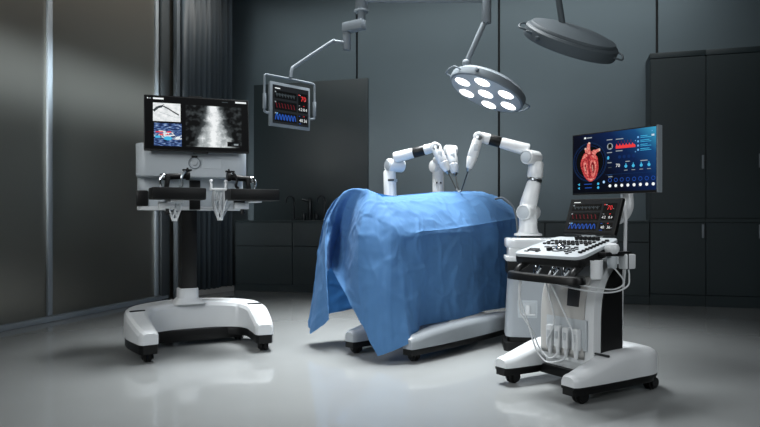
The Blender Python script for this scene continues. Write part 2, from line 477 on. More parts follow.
class Screen:
    """flat picture of a screen: u right, v up in 0..1 over w x h, facing -Y"""
    def __init__(s, w, h): s.w, s.h, s.b, s.z = w, h, MB(), 0
    def p(s, u, v): return ((u - .5) * s.w, -.0004 * s.z, (v - .5) * s.h)
    def lay(s): s.z += 1; return s
    def rect(s, u0, v0, u1, v1, k, extra=None):
        s.b.mi = EK.index(k) if isinstance(k, str) else k
        s.b.quad([s.p(u0, v0), s.p(u1, v0), s.p(u1, v1), s.p(u0, v1)]); return s
    def poly(s, pts, k):
        s.b.mi = EK.index(k); s.b.quad([s.p(*q) for q in pts]); return s
    def line(s, pts, wd, k):
        a = s.w / s.h
        for (u0, v0), (u1, v1) in zip(pts, pts[1:]):
            d = Vector(((u1 - u0) * a, v1 - v0)); 
            if d.length < 1e-6: continue
            n = Vector((-d.y, d.x)).normalized() * wd / 2
            s.poly([(u0 - n.x / a, v0 - n.y), (u1 - n.x / a, v1 - n.y), (u1 + n.x / a, v1 + n.y), (u0 + n.x / a, v0 + n.y)], k)
        return s
    def disc(s, u, v, r, k, n=20, sx=1.):
        a = s.w / s.h
        return s.poly([(u + sx * r / a * math.cos(2 * PI * i / n), v + r * math.sin(2 * PI * i / n)) for i in range(n)], k)
    def ringe(s, u, v, r, wd, k, n=32):
        a = s.w / s.h
        return s.line([(u + r / a * math.cos(2 * PI * i / n), v + r * math.sin(2 * PI * i / n)) for i in range(n + 1)], wd, k)
    def text(s, txt, u, v, h, k):
        vs, fs = text_geo(txt, h * s.h); s.b.mi = EK.index(k)
        x, y, z = s.p(u, v)
        vv = [s.b.bm.verts.new((x + q.x, y, z + q.y)) for q in vs]
        for f in fs:
            try: fc = s.b.bm.faces.new([vv[i] for i in f]); fc.material_index = s.b.mi
            except ValueError: pass
        return s
    def done(s, parent, M, extra=()):
        o = s.b.build('screen', [E[k] for k in EK] + list(extra), parent, recalc=False)
        o.data.transform(M); return o

def vitals(w, h):
    s = Screen(w, h)
    s.rect(0, 0, 1, 1, 'panel').lay()
    for v0, v1 in ((.66, .86), (.36, .60), (.06, .30)):
        s.rect(.05, v0, .66, v1, 'black')
    s.rect(.70, .36, .96, .88, 'black').rect(.70, .06, .82, .30, 'black').rect(.84, .06, .96, .30, 'black').lay()
    s.rect(.06, .905, .20, .93, 'white')
    pts = []
    for k in range(7):
        u = .09 + k * .078
        pts += [(u, .74), (u + .015, .80), (u + .025, .70), (u + .04, .78), (u + .06, .78)]
    s.line(pts, .018, 'dim')
    for k in range(7):
        u = .08 + k * .08
        s.line([(u, .54), (u + .02, .51), (u + .035, .42), (u + .05, .43)], .022, 'darkred')
    for k in range(7):
        u = .075 + k * .081
        s.line([(u, .10), (u + .012, .20), (u + .03, .255), (u + .055, .20), (u + .066, .11)], .03, 'blue')
    for v in (.82, .56, .27): s.rect(.06, v - .015, .09, v + .02, 'soft')
    s.rect(.10, .255, .14, .285, 'lblue')
    s.text('70', .775, .68, .13, 'red').rect(.71, .82, .735, .85, 'red').rect(.74, .82, .77, .845, 'soft').rect(.90, .70, .915, .72, 'soft')
    s.text('4.2', .715, .42, .075, 'white').text('8.4', .845, .42, .075, 'white')
    s.rect(.72, .545, .75, .56, 'soft').rect(.85, .545, .875, .565, 'red')
    s.text('40', .735, .12, .085, 'white').text('36', .855, .12, .085, 'white')
    s.rect(.72, .26, .755, .28, 'blue').rect(.72, .065, .78, .08, 'blue').rect(.855, .265, .875, .285, 'red').rect(.935, .13, .95, .16, 'soft')
    return s

# ------------------------------------------------------------------ robot console cart (left)
MC = frame(-1.130, 4.20, 28)
cart = thing('surgeon_console', MC, 'white wheeled surgeon console with an x-ray screen and black armrests', 'medical console')
pth = [(-.375, -.02, .125, .205), (-.395, .12, .14, .245), (-.405, .27, .15, .282), (-.36, .42, .19, .297), (-.2, .525, .22, .305), (0, .55, .23, .308),
       (.2, .525, .22, .305), (.36, .42, .19, .297), (.405, .27, .15, .282), (.395, .12, .14, .245), (.375, -.02, .125, .205)]
o = MB().loft(sweep_base(pth, .118, True)).build('base_cover', white, cart, 24)
MB().loft(sweep_base([(x, y, w * .93, .116) for x, y, w, z in pth], .06, False, ch=.004)).box((0, .50, .075), (.66, .20, .085), bev=.01).build('base_frame', black, cart)
for s in (-1, 1):
    b = MB(); Mh = T(s * .40, .285, .288) @ RZ(s * -8)
    b.box((0, 0, 0), (.10, .02, .008), bev=.003, M=Mh); b.build('foot_slot', slot_m, cart)
for x, y in ((-.375, .0), (.375, .0), (-.33, .47), (.33, .47)): caster(cart, x, y, .075, .042, random.uniform(-30, 30), .05)
b = MB()
b.loft([[Vector((math.copysign(abs(math.cos(a)) ** .5, math.cos(a)) * w / 2 - .03, .5 + math.copysign(abs(math.sin(a)) ** .5, math.sin(a)) * dd / 2, z)) for a in [2 * PI * k / 32 for k in range(32)]]
        for w, dd, z in ((.24, .22, .295), (.18, .18, .318), (.145, .155, .335), (.14, .15, .40), (.13, .14, .405))])
b.build('column_collar', white, cart)
MB().box((-.03, .5, .8), (.115, .125, .82), bev=.016).build('column', dark_col, cart)

HD = T(-.004, .5, 0) @ RZ(-9)                     # head turned on the column
def side_round(w, d, r): return rounded(w, d, r, 6)
hd = MB()
hd.prism(side_round(.74, .36, .07), 1.19, 1.415, HD @ T(0, -.07, 0), .012)
hd.prism(side_round(.73, .24, .06), .985, 1.192, HD @ T(0, .03, 0), .008)
head = hd.build('head_housing', head_grey, cart)
MB().prism(side_round(.735, .25, .06), .962, .99, HD @ T(0, .03, 0), .008).build('head_tray', white, head)
b = MB()

for q in (-1, 1): MB().box((q * .331, .02, 1.045), (.08, .25, .11), bev=.012, M=HD).build('side_panel', black, head)
b = MB(); b.box((.02, -.085, 1.07), (.075, .03, .21), bev=.004, M=HD); b.build('lift_guide', black, head)
b = MB()
Mk = HD @ T(.01, -.252, 1.285) @ RX(90)
b.lathe([(.036, 0), (.041, 0), (.041, .006), (.036, .006), (.036, 0)], Mk, 32)
b.build('emblem_ring', mid_grey, head)
MB().box((.01, -.254, 1.328), (.04, .012, .014), bev=.003, M=HD).build('emblem_tab', black, head)
MB().lathe([(0, 0), (.018, 0), (.016, .005), (0, .006)], Mk, 24).build('power_button', light_grey, head)
MB().box((.13, -.2505, 1.285), (.13, .004, .075), bev=.0018, seg=1, M=HD).build('access_cover', head_grey, head)

MM = HD @ T(.028, -.31, 1.545) @ RX(-8) @ RY(.0)
mon = MB(); mon.box((0, .018, 0), (.69, .036, .38), bev=.008, M=MM)
mon.box((-.01, .02, .193), (.09, .03, .012), bev=.003, M=MM); mon.box((.02, .02, -.193), (.10, .03, .012), bev=.003, M=MM)
mon = mon.build('monitor', black, cart)
MB().box((0, .06, -.02), (.3, .06, .2), bev=.015, M=MM).build('monitor_back', black, mon)
MB().box((0, .14, -.10), (.12, .16, .14), bev=.015, M=MM).build('monitor_mount', black, mon)

def xray(N, u, v):
    d = N.m('ABSOLUTE', N.m('SUBTRACT', N.m('ADD', u, N.m('MULTIPLY', N.m('SUBTRACT', N.noise(3, 3), .5), .16)), .5))
    wv = N.m('ADD', N.m('MULTIPLY', N.m('POWER', N.m('SUBTRACT', 1., v), 1.3), .22), .135)
    core = N.m('MULTIPLY', N.m('ADD', N.m('SUBTRACT', wv, d), .06), 6.5, True)
    spine = N.m('MULTIPLY', N.m('SUBTRACT', .13, d), 3.5, True)
    tex = N.m('ADD', N.m('MULTIPLY', N.noise(7, 6), .55), N.m('MULTIPLY', N.noise(40, 2, (1, 1, 1), 3), .25))
    body = N.m('MULTIPLY', core, N.m('ADD', N.m('ADD', tex, .16), N.m('MULTIPLY', spine, .75)))
    lung = N.m('MULTIPLY', N.m('SUBTRACT', N.noise(8, 7, (1.2, 1, 1), 5), .46), 1.6, True)
    return N.ramp(N.m('ADD', N.m('MULTIPLY', body, 1.12), N.m('MULTIPLY', lung, .7)), ((0, (5, 6, 7)), (.3, (64, 69, 71)), (.7, (178, 184, 186)), (1, (240, 243, 244))))
def doppler(N, u, v):
    nz = N.noise(6, 8, (1, 2.6, 1)); base = N.ramp(nz, ((.30, (12, 18, 34)), (.48, (40, 62, 112)), (.6, (104, 134, 182)), (.72, (214, 224, 232))))
    band = N.m('MULTIPLY', N.m('SUBTRACT', .17, N.m('ABSOLUTE', N.m('SUBTRACT', v, N.m('SUBTRACT', .56, N.m('MULTIPLY', u, .14))))), 30, True)
    return N.mix(N.m('MULTIPLY', band, N.m('GREATER_THAN', N.noise(4, 3, (1, 2, 1), 2), .52)), base, (226, 232, 236))
def angio(N, u, v):
    return N.ramp(N.noise(5, 6), ((.25, (196, 202, 204)), (.55, (236, 239, 240)), (.7, (250, 250, 250))))
xm, dm, am = emit_grad('xray_image', xray), emit_grad('doppler_image', doppler), emit_grad('angiogram_image', angio)
K = len(EK)
s = Screen(.675, .362)
s.rect(0, 0, 1, 1, 'black').lay()
s.rect(.385, .065, .935, .865, K).rect(.075, .525, .335, .875, K + 2).rect(.085, .06, .345, .49, K + 1).lay()
s.line([(.08, .73), (.13, .80), (.17, .815), (.22, .77), (.27, .71), (.32, .655)], .022, 'panel')
s.line([(.08, .715), (.12, .79), (.16, .81)], .045, 'dim')
s.line([(.15, .815), (.18, .845)], .012, 'dim').line([(.13, .70), (.2, .66), (.26, .62)], .006, 'soft')
s.poly([(.10, .33), (.17, .335), (.17, .315), (.10, .31)], 'red').poly([(.20, .33), (.24, .34), (.25, .315), (.21, .31)], 'red')
s.poly([(.13, .285), (.17, .29), (.17, .26), (.14, .26)], 'red').poly([(.19, .275), (.23, .28), (.23, .265), (.19, .26)], 'red')
s.poly([(.09, .245), (.14, .25), (.15, .215), (.10, .205)], 'cyan').disc(.215, .205, .038, 'cyan', sx=1.9)
s.rect(.79, .09, .92, .18, 'black').lay()
s.rect(.855, .115, .90, .14, 'soft').rect(.83, .115, .85, .125, 'dim').rect(.855, .145, .91, .155, 'dim')
s.rect(.02, .945, .03, .97, 'white').rect(.04, .945, .055, .965, 'soft').rect(.075, .94, .175, .972, 'white')
s.rect(.74, .945, .80, .96, 'dim').rect(.875, .945, .985, .978, 'white')
s.done(mon, MM @ T(0, -.0012, 0), (xm, dm, am))

# armrests and hand controls
def armrest(x0, x1, sgn):
    b = MB(); c = (x0 + x1) / 2
    b.box((c, .06, 1.064), (x1 - x0, .18, .078), bev=.01)
    o = b.build('armrest', black, cart)
    MB().box((c - .01 * sgn, .06, 1.018), (.085, .12, .012), bev=.003).build('mount_plate', white, o)
    MB().box((c - .01 * sgn, .25, 1.06), (.06, .3, .03), bev=.006).build('bracket', black, o)
    MB().box((c - .06, .12, .99), (.10, .05, .045), bev=.006).build('clamp', white, o)
    MB().cyl((c - .05, .12, .93), (c - .05, .12, .972), .014).cyl((c - .05, .12, .935), (c - .05, .12, .95), .02).build('clamp_knob', black, o)
    return o
armrest(-.350, -.015, 1); armrest(.145, .485, -1)

def hand_control(cx, sgn):
    """black wrist bar with chrome end and strap, a fork of white linkage hanging under it"""
    t = MB(); zb = 1.185
    xa, xb = cx - sgn * .075, cx + sgn * .075
    t.cyl((xa, .10, zb - .01), (xb, .10, zb), .020)
    t.cyl((xb - .012, .10, zb + .004), (xb + .012, .10, zb + .004), .032)
    t.box((xb - sgn * .005, .09, zb + .038), (.06, .03, .012), bev=.004)
    t.cyl((xb, .10, zb + .03), (xb, .10, zb + .055), .007)
    o = t.build('hand_control', black, cart)
    c = MB(); c.cyl((xa - sgn * .025, .10, zb - .012), (xa + sgn * .005, .10, zb - .01), .023)
    c.tube([(xa - sgn * .01, .075, zb), (xa - sgn * .028, .07, zb - .03), (xa - sgn * .02, .075, zb - .085)], .008)
    c.build('chrome_end', chrome, o)
    c = MB(); c.box((xa + sgn * .018, .09, zb - .05), (.03, .03, .09), rot=(0, sgn * .15, 0), bev=.008)
    c.build('support_strap', black, o)
    c = MB(); c.tube([(xb - sgn * .02, .07, zb + .03), (xb - sgn * .045, .062, zb - .01), (xb - sgn * .04, .068, zb - .06), (xb - sgn * .06, .075, zb - .075)], .009)
    c.build('finger_hook', black if sgn < 0 else steel, o)
    return o
hc1 = hand_control(-.185, 1); hc2 = hand_control(.240, -1)
def gripper(cx, y, z, h, par, tw):
    b = MB()
    for s, a in ((-1, 0), (1, 0), (-1, 1), (1, 1)):
        x0 = cx + s * .030; yy = y + (a - .5) * .04
        b.tube([(x0, yy, z), (x0 + s * .004, yy, z - h * .45), (cx + s * .010 + tw, yy, z - h)], .0055, 8)
        b.tube([(x0 * .5 + cx * .5, yy, z - h * .1), (cx - s * .014 + tw * .6, yy, z - h * .9)], .004, 8, 1)
    b.box((cx, y, z), (.10, .06, .016), bev=.004); b.box((cx + tw, y, z - h), (.03, .05, .02), bev=.004)
    b.cyl((cx - .022, y, z - h * .35), (cx + .022, y, z - h * .35), .007); b.cyl((cx - .018 + tw * .5, y, z - h * .62), (cx + .018 + tw * .5, y, z - h * .62), .006)
    for s in (-1, 1): b.cyl((cx + s * .05, y, z - .01), (cx + s * .05, y, z + .05), .009); b.ball((cx + s * .05, y, z + .055), .013)
    return b.build('gripper_linkage', white, par)
gripper(-.19, .12, 1.015, .12, hc1, .0); gripper(.095, .10, 1.10, .20, hc2, .01)
b = MB(); b.tube([(.165, .08, 1.06), (.135, .07, 1.0), (.11, .08, .90)], .006).tube([(.18, .11, 1.0), (.15, .1, .96), (.12, .09, .91)], .005); b.build('gripper_finger', light_grey, hc2)

# ------------------------------------------------------------------ operating table and drape
MT = frame(-.085, 4.32, 48)
tab = thing('operating_table', MT, 'operating table on white wheeled runners under the blue drape', 'operating table')
def runner(y, x0, x1):
    p = [(x0, y, .10, .165), (x0 + .2, y, .14, .19), (x0 + .5, y, .16, .205), (x0 + .8, y, .16, .205), (x1 - .2, y, .14, .19), (x1, y, .10, .165)]
    o = MB().loft(sweep_base(p, .088, True)).build('runner', ped_grey, tab, 40)  # white runner coloured grey, with the drape's shade put into the colour
    MB().loft(sweep_base([(a, q, w * .94, .086) for a, q, w, z in p], .05, False, ch=.004)).build('runner_frame', black, o)
    caster(tab, x0 + .03, y, .06, .038, -20, .045); caster(tab, x1 - .03, y, .06, .038, 15, .045)
runner(-.41, -.03, 1.36); runner(.03, -.10, 1.28)
MB().box((.65, -.2, .15), (.5, .42, .12), bev=.02).build('cross_base', warm_grey, tab)
MB().box((.65, -.12, .45), (.28, .28, .56), bev=.03).build('pedestal', light_grey, tab)
MB().box((.82, -.02, .76), (1.2, .5, .07), bev=.02).build('table_top', mid_grey, tab)
MB().box((.82, -.02, .82), (1.18, .48, .05), bev=.02).build('mattress', black, tab)

def lp(x, y, z): return Vector((x, y, z))
def px_(x): return lambda a, b: on_plane(a, b, MT, 0, x)
def PX(a, b, x): return on_plane(a, b, MT, 0, x)
def PY(a, b, y): return on_plane(a, b, MT, 1, y)
def zr(x): return 1.055 + .06 * min(1, max(0, (x - .2) / .7)) + .02 * min(1, max(0, (x - .9) / .5))
def ze(x): return .825 + .085 * min(1, max(0, (x - .1) / 1.25)) ** 1.3
ST = []
for x in (1.34, 1.12, .9, .68, .46, .28, .13):             # long near side, far end first
    wob = .012 * math.sin(x * 9)
    ST.append([lp(x, .05, zr(x)), lp(x, -.10, zr(x) - .03), lp(x, -.24, zr(x) - .12 + .01 * math.sin(x * 7)), lp(x, -.335, ze(x)), lp(x, -.352 + wob * .4, ze(x) - .03),
               lp(x, -.362 + wob, .58), lp(x, -.37 + wob * 1.5, .40), lp(x, -.375 + wob * 2, .212 + .02 * (x - .6))])
def end(rg, sh, e, m1, m2, lo, hem, mid=None):
    rg = lp(*rg); s_ = PX(*sh)
    return [rg, rg.lerp(s_, .55) + Vector((0, 0, .012)), s_, PX(*e), PX(*m1), PX(*m2), PX(*lo), PX(*hem)]
ST.append(end((.13, .03, 1.075), (391, 206, .05), (401, 230, -.005), (401, 250, -.02), (403, 275, -.03), (406, 312, -.05), (410, 343, -.065)))
ST.append(end((.12, .04, 1.085), (384, 203, .04), (391, 224, -.045), (391, 247, -.085), (391, 277, -.12), (391, 318, -.15), (393, 351, -.165)))
ST.append(end((.11, .05, 1.09), (379, 199, .03), (377, 216, -.06), (379, 240, -.11), (377, 272, -.155), (377, 316, -.185), (378, 356, -.205)))
ST.append(end((.10, .06, 1.095), (372, 194, .02), (364, 211, -.085), (360, 230, -.15), (358, 256, -.178), (359, 290, -.18), (362, 325, -.185)))
ST.append(end((.10, .08, 1.10), (364, 191, .03), (355, 206, .03), (350, 224, .055), (346, 245, .05), (344, 268, .01), (345, 293, -.09)))
ST.append(end((.10, .09, 1.10), (356, 190, .04), (346, 205, .07), (341, 222, .11), (337, 240, .115), (333, 255, .08), (331, 268, -.01)))
ST.append(end((.10, .10, 1.10), (349, 191, .03), (337, 207, .02), (332, 224, .0), (329, 240, -.07), (327.5, 255, -.11), (326.5, 272, -.15)))
ST.append(end((.10, .11, 1.10), (344, 193, .03), (332, 211, -.01), (327, 228, -.06), (325, 252, -.12), (326.5, 286, -.175), (329, 320, -.205)))
ST.append(end((.11, .12, 1.10), (339, 197, .05), (327, 214, .02), (322, 235, -.01), (319, 260, -.06), (314.5, 300, -.10), (311, 334, -.13)))
def side(rg, pts):
    rg = lp(*rg); P = [PY(*q) for q in pts]
    return [rg, rg.lerp(P[0], .5) + Vector((0, 0, .01))] + P
ST.append(side((.13, .11, 1.10), [(336, 200, .33), (325, 218, .40), (320, 240, .43), (317, 262, .46), (312.5, 297, .49), (309, 326, .51)]))
ST.append([lp(.2, .10, 1.085), lp(.16, .25, 1.05), lp(.13, .35, .98), lp(.1, .40, .86), lp(.09, .42, .72), lp(.08, .44, .55), lp(.08, .46, .38), lp(.10, .48, .2)])
for x in (.32, .55, .8, 1.05, 1.3):
    wob = .012 * math.sin(x * 11)
    ST.append([lp(x, .03, zr(x)), lp(x, .14, zr(x) - .03), lp(x, .26, zr(x) - .12), lp(x, .335, ze(x)), lp(x, .355, ze(x) - .1), lp(x, .37 + wob, .55), lp(x, .38 + wob, .38), lp(x, .39 + wob, .235)])
ST.append([lp(1.36, .05, 1.125), lp(1.42, .13, 1.10), lp(1.45, .22, 1.03), lp(1.47, .29, .92), lp(1.49, .33, .8), lp(1.52, .38, .6), lp(1.54, .42, .4), lp(1.56, .44, .2)])
ST.append([lp(1.38, .04, 1.13), lp(1.44, .03, 1.12), lp(1.49, .02, 1.05), lp(1.52, .01, .94), lp(1.54, .0, .8), lp(1.56, 0, .6), lp(1.57, 0, .42), lp(1.58, 0, .3)])
ST.append([lp(1.37, .04, 1.13), lp(1.42, -.10, 1.10), lp(1.45, -.19, 1.045), lp(1.465, -.275, .965), lp(1.46, -.315, .86), lp(1.45, -.34, .62), lp(1.45, -.36, .42), lp(1.45, -.37, .26)])
NV, NU = 15, 20
cols = len(ST[0])
prof = [catmull(p, NV) for p in ST]                         # along each profile
vs = []; npv = len(prof[0])
def ring_at(j):
    q = [pr[j] for pr in prof]; c = catmull(q, NU, True); f = .88 * (j / (npv - 1)) ** .9
    l = [q[i].lerp(q[(i + 1) % len(q)], k / NU) for i in range(len(q)) for k in range(NU)]
    return [a.lerp(b_, f) for a, b_ in zip(c, l)]
ring = [ring_at(j) for j in range(npv)]
npu = len(ring[0])
def ga(d, w): return math.exp(-(d / w) ** 2)
for j in range(npv):
    for i in range(npu): vs.append(ring[j][i].copy())
fs = [(j * npu + i, j * npu + (i + 1) % npu, (j + 1) * npu + (i + 1) % npu, (j + 1) * npu + i) for j in range(npv - 1) for i in range(npu)]
tmp = bpy.data.meshes.new('t'); tmp.from_pydata(vs, [], fs); tmp.update()
nr = [v.normal.copy() for v in tmp.vertices]; bpy.data.meshes.remove(tmp)
out = []
for k, v in enumerate(vs):
    j = k // npu; f = j / (npv - 1)
    d = .006 * noise.noise(v * 5.0) + .0035 * noise.noise(v * 13.0 + Vector((3, 1, 7))) + .0016 * noise.noise(v * 31.0)
    if v.y < -.2 and v.x > .0 and v.z < .9:                  # packing creases on the near side
        for xc in (.34, .71, 1.06): d += .004 * ga(v.x - xc - .05 * noise.noise(Vector((v.z * 5, xc, 0))), .014)
        for zc in (.36, .58, .79): d += .004 * ga(v.z - zc - .02 * noise.noise(Vector((v.x * 4, zc, 2))) - .02 * v.x, .012)
        d += .004 * abs(noise.noise(Vector((v.x * 7 + v.z * 3, v.z * 6, 5)))) 
    if f < .45:
        d += .007 * noise.noise(Vector((v.x * 6 + v.y * 3, v.y * 6, 1))) + .004 * ga(v.x - .75 - .2 * v.y, .015) + .004 * ga(v.y + .16 - .03 * math.sin(v.x * 6), .013)
    for sc_, am, wd in ((2.6, .0045, .07), (5.5, .0028, .09)):   # sharp creases of the stiff paper-like cloth
        ds = noise.voronoi(Vector((v.x * sc_, v.y * sc_ * .8, v.z * sc_ * .8)) + Vector((.25 * noise.noise(v * 4), .25 * noise.noise(v * 4 + Vector((9, 9, 9))), 0)))[0]
        d += am * math.exp(-((ds[1] - ds[0]) / wd) ** 2)
    an = (k % npu) / npu * 2 * PI
    d += (.0055 if v.x < .12 else .003) * max(0, f - .35) * (math.sin(an * 23 + 2 * noise.noise(v * 2)) + .6 * math.sin(an * 41 + 1.3))
    if v.x < .02: d += .006 * noise.noise(Vector((v.y * 8, v.z * 2.0, 4)))
    out.append(v + nr[k] * d * min(1, f * 8))
dr = MB().faces(out, fs).build('surgical_drape', drape_m, None, 70)
dr.matrix_world = MT
tag(dr, 'large blue surgical drape covering the operating table and patient shape', 'drape')

# ------------------------------------------------------------------ robot arms behind the table
def arm(base_px, base_py, d0, label, fn, stand=True):
    base = W(base_px, base_py, d0)
    root = thing('robotic_arm', T(*base), label, 'robot arm', 'white robotic arms around the table')
    def P(px, py, d): return W(px, py, d) - base
    fn(root, P); return root
def limb(mb, a, b, r0, r1=None): return mb.cyl(a, b, r0, r1, 28, bev=min(r0, r1 or r0) * .35)
def pivot(mb, c, ax, r, L):
    ax = Vector(ax).normalized(); return mb.cyl(Vector(c) - ax * L / 2, Vector(c) + ax * L / 2, r, r, 28, bev=r * .22)
vr = cam2room(1, 0, 0); vf = cam2room(0, 1, 0)            # view right / forward as room directions

def tool(root, P, q0, q1, q2, r):
    """instrument carriage: shell from q0 to q1, thin rod to q2"""
    a, b_, c = P(*q0), P(*q1), P(*q2); dv = (b_ - a)
    m = MB(); limb(m, a - dv * .03, a + dv * .62, r * .92, r); limb(m, a + dv * .60, b_, r * .98, r * .62)
    sh = m.build('instrument_carriage', white_arm, root)
    m = MB(); side_ = dv.cross(Vector((0, 0, 1))).normalized() if abs(dv.normalized().z) < .99 else vr
    front = -vf
    m.box(a + dv * .30 + front * (r * .93), (r * .8, .006, r * 1.3), bev=.002)
    m.build('carriage_badge', light_grey, sh)
    m = MB(); m.cyl(b_ - dv * .02, b_ + dv * .10, r * .5, r * .3); m.build('tool_collar', steel, sh)
    m = MB(); m.cyl(b_, c, .0048, .0042, 10, bev=0); m.build('instrument_rod', black, sh)
    dd = (c - b_).normalized()
    m = MB(); m.cyl(c - dd * .02, c + dd * .005, .007, .004, 10); m.build('instrument_tip', steel, sh)

def floor_stand(root, base, r):
    m = MB(); z = -base.z
    m.lathe([(0, z), (.19, z), (.20, z + .02), (.19, z + .05), (.09, z + .08), (r * 1.05, z + .12), (r * 1.02, -.02), (r, 0), (0, 0)], None, 32)
    return m.build('floor_stand', white, root)

def arm_left(root, P):
    D = 5.25; r = .052
    base = Vector(root.location)
    floor_stand(root, base, r * 1.08)
    m = MB(); limb(m, P(391.5, 235, D), P(389.5, 170, D), r * 1.08, r * .98); co = m.build('column', white_arm, root)
    m = MB(); k = P(390.8, 180.5, D); m.cyl(k - Vector((0, 0, .012)), k + Vector((0, 0, .012)), r * 1.05, None, 28, bev=.002); m.build('column_band', light_grey, co)
    MB().box(k - vf * (r * 1.05), (.05, .012, .014), rot=(0, 0, R(YAW)), bev=.003).build('column_badge', slot_m, co)
    m = MB(); pivot(m, P(395, 165.5, D), vr + vf * .6, r * 1.05, .15); el = m.build('shoulder_joint', white_arm, root)
    ax = (vr + vf * .6).normalized(); cpt = P(395, 165.5, D)
    m = MB(); pivot(m, cpt - ax * .076, ax, r * .8, .008); m.build('joint_cap', light_grey, el)
    A, B = P(394, 158, D - .03), P(434, 147.5, D - .12)
    m = MB(); limb(m, A, A.lerp(B, .50), r * .88, r * .80); ua = m.build('upper_arm', white_arm, root)
    m = MB(); m.cyl(A.lerp(B, .49), A.lerp(B, .76), r * .80, None, 28, bev=.002); m.build('arm_sleeve', black, ua)
    m = MB(); limb(m, A.lerp(B, .75), B, r * .80, r * .72); m.build('forearm', white_arm, ua)
    m = MB(); pivot(m, P(436, 147.5, D - .15), vf + vr * .3, r * .78, .11); wj = m.build('wrist_joint', white_arm, root)
    m = MB(); pivot(m, P(436, 147.2, D - .21), vf + vr * .3, r * .5, .02); m.build('joint_cap', steel, wj)
    tool(root, P, (436, 148, D - .18), (447.5, 171.5, D - .22), (457.5, 191.2, 4.93), r * .82)
arm(391.5, 235, 5.25, 'white robot arm on the left, rising beside the raised end of the drape', arm_left)

def arm_mid(root, P):
    D = 5.9; r = .053
    floor_stand(root, Vector(root.location), r * 1.05)
    m = MB(); limb(m, P(438.5, 235, D), P(438, 168, D), r, r); co = m.build('column', white_arm, root)
    m = MB()
    for a in (-1.9, -1.2): m.box(P(438.2, 183, D) + (vr * math.cos(a) + vf * math.sin(a)) * r, (.014, .014, .018), bev=.003)
    m.build('column_port', slot_m, co)
    m = MB(); pivot(m, P(439, 166.5, D), vr + vf * .6, r * 1.08, .16); el = m.build('shoulder_joint', white_arm, root)
    A, B = P(437, 161, D - .03), P(451, 150.5, D - .45)
    m = MB(); limb(m, A, A.lerp(B, .45), r * .85, r * .8); ua = m.build('upper_arm', white_arm, root)
    m = MB(); m.cyl(A.lerp(B, .44), A.lerp(B, .75), r * .8, None, 28, bev=.002); m.build('arm_sleeve', black, ua)
    m = MB(); limb(m, A.lerp(B, .74), B, r * .8, r * .72); m.build('forearm', white_arm, ua)
    m = MB(); pivot(m, P(450.5, 150.5, D - .5), vr * .9 + vf * .4, r * .86, .10); wj = m.build('wrist_joint', white_arm, root)
    tool(root, P, (450.8, 150, D - .54), (455, 173.5, D - .6), (458.8, 192, 5.02), r * .84)
arm(438.5, 235, 5.9, 'white robot arm in the middle, farthest back and short in view', arm_mid)

# pedestal cart carrying the right arm
MP = frame(.875, 4.37, -8)
ped = thing('pedestal_cart', MP, 'grey pedestal cart standing between the draped table and the ultrasound machine', 'cart')
m = MB(); m.loft([[Vector((p[0] + .21 + ox, p[1] + .14, z)) for p in rounded(w, dd, .05, 5)] for w, dd, z, ox in ((.45, .28, .095, 0), (.445, .275, .12, 0), (.42, .26, .45, .005), (.415, .25, .60, .008))])
pb = m.build('body', ped_grey, ped)
m = MB(); m.prism([(p[0] + .205, p[1] + .14) for p in rounded(.47, .31, .03)], .0, .06, None, .004); m.prism([(p[0] + .21, p[1] + .14) for p in rounded(.43, .27, .04)], .058, .098); m.build('plinth', black, ped)
m = MB(); m.box((.215, .14, .565), (.44, .27, .09), bev=.008); m.build('collar_band', black, ped)
m = MB(); m.box((.215, .14, .655), (.42, .27, .095), bev=.01); m.box((.215, .14, .628), (.46, .29, .03), bev=.006); m.build('ledge', white, ped)
m = MB(); m.prism([(p[0] + .255, p[1] + .185) for p in rounded(.53, .38, .07)], .70, .765, None, .014); tp = m.build('top_deck', white, ped)
m = MB(); m.prism([(p[0] + .05, p[1] + .12) for p in rounded(.075, .05, .02)], .7645, .767); m.prism([(p[0] + .28, p[1] + .10) for p in rounded(.11, .05, .02)], .7645, .767); m.build('deck_recess', mid_grey, tp)
m = MB(); m.box((.13, .014, .285), (.135, .02, .125), bev=.008); lt = m.build('latch_frame', head_grey, ped)
m = MB(); m.box((.13, .004, .285), (.11, .008, .095), bev=.003); m.build('latch_recess', light_grey, lt)
m = MB(); m.box((.13, -.004, .285), (.03, .014, .06), bev=.004); m.box((.13, -.002, .25), (.10, .014, .012), bev=.003); m.build('latch', white, lt)

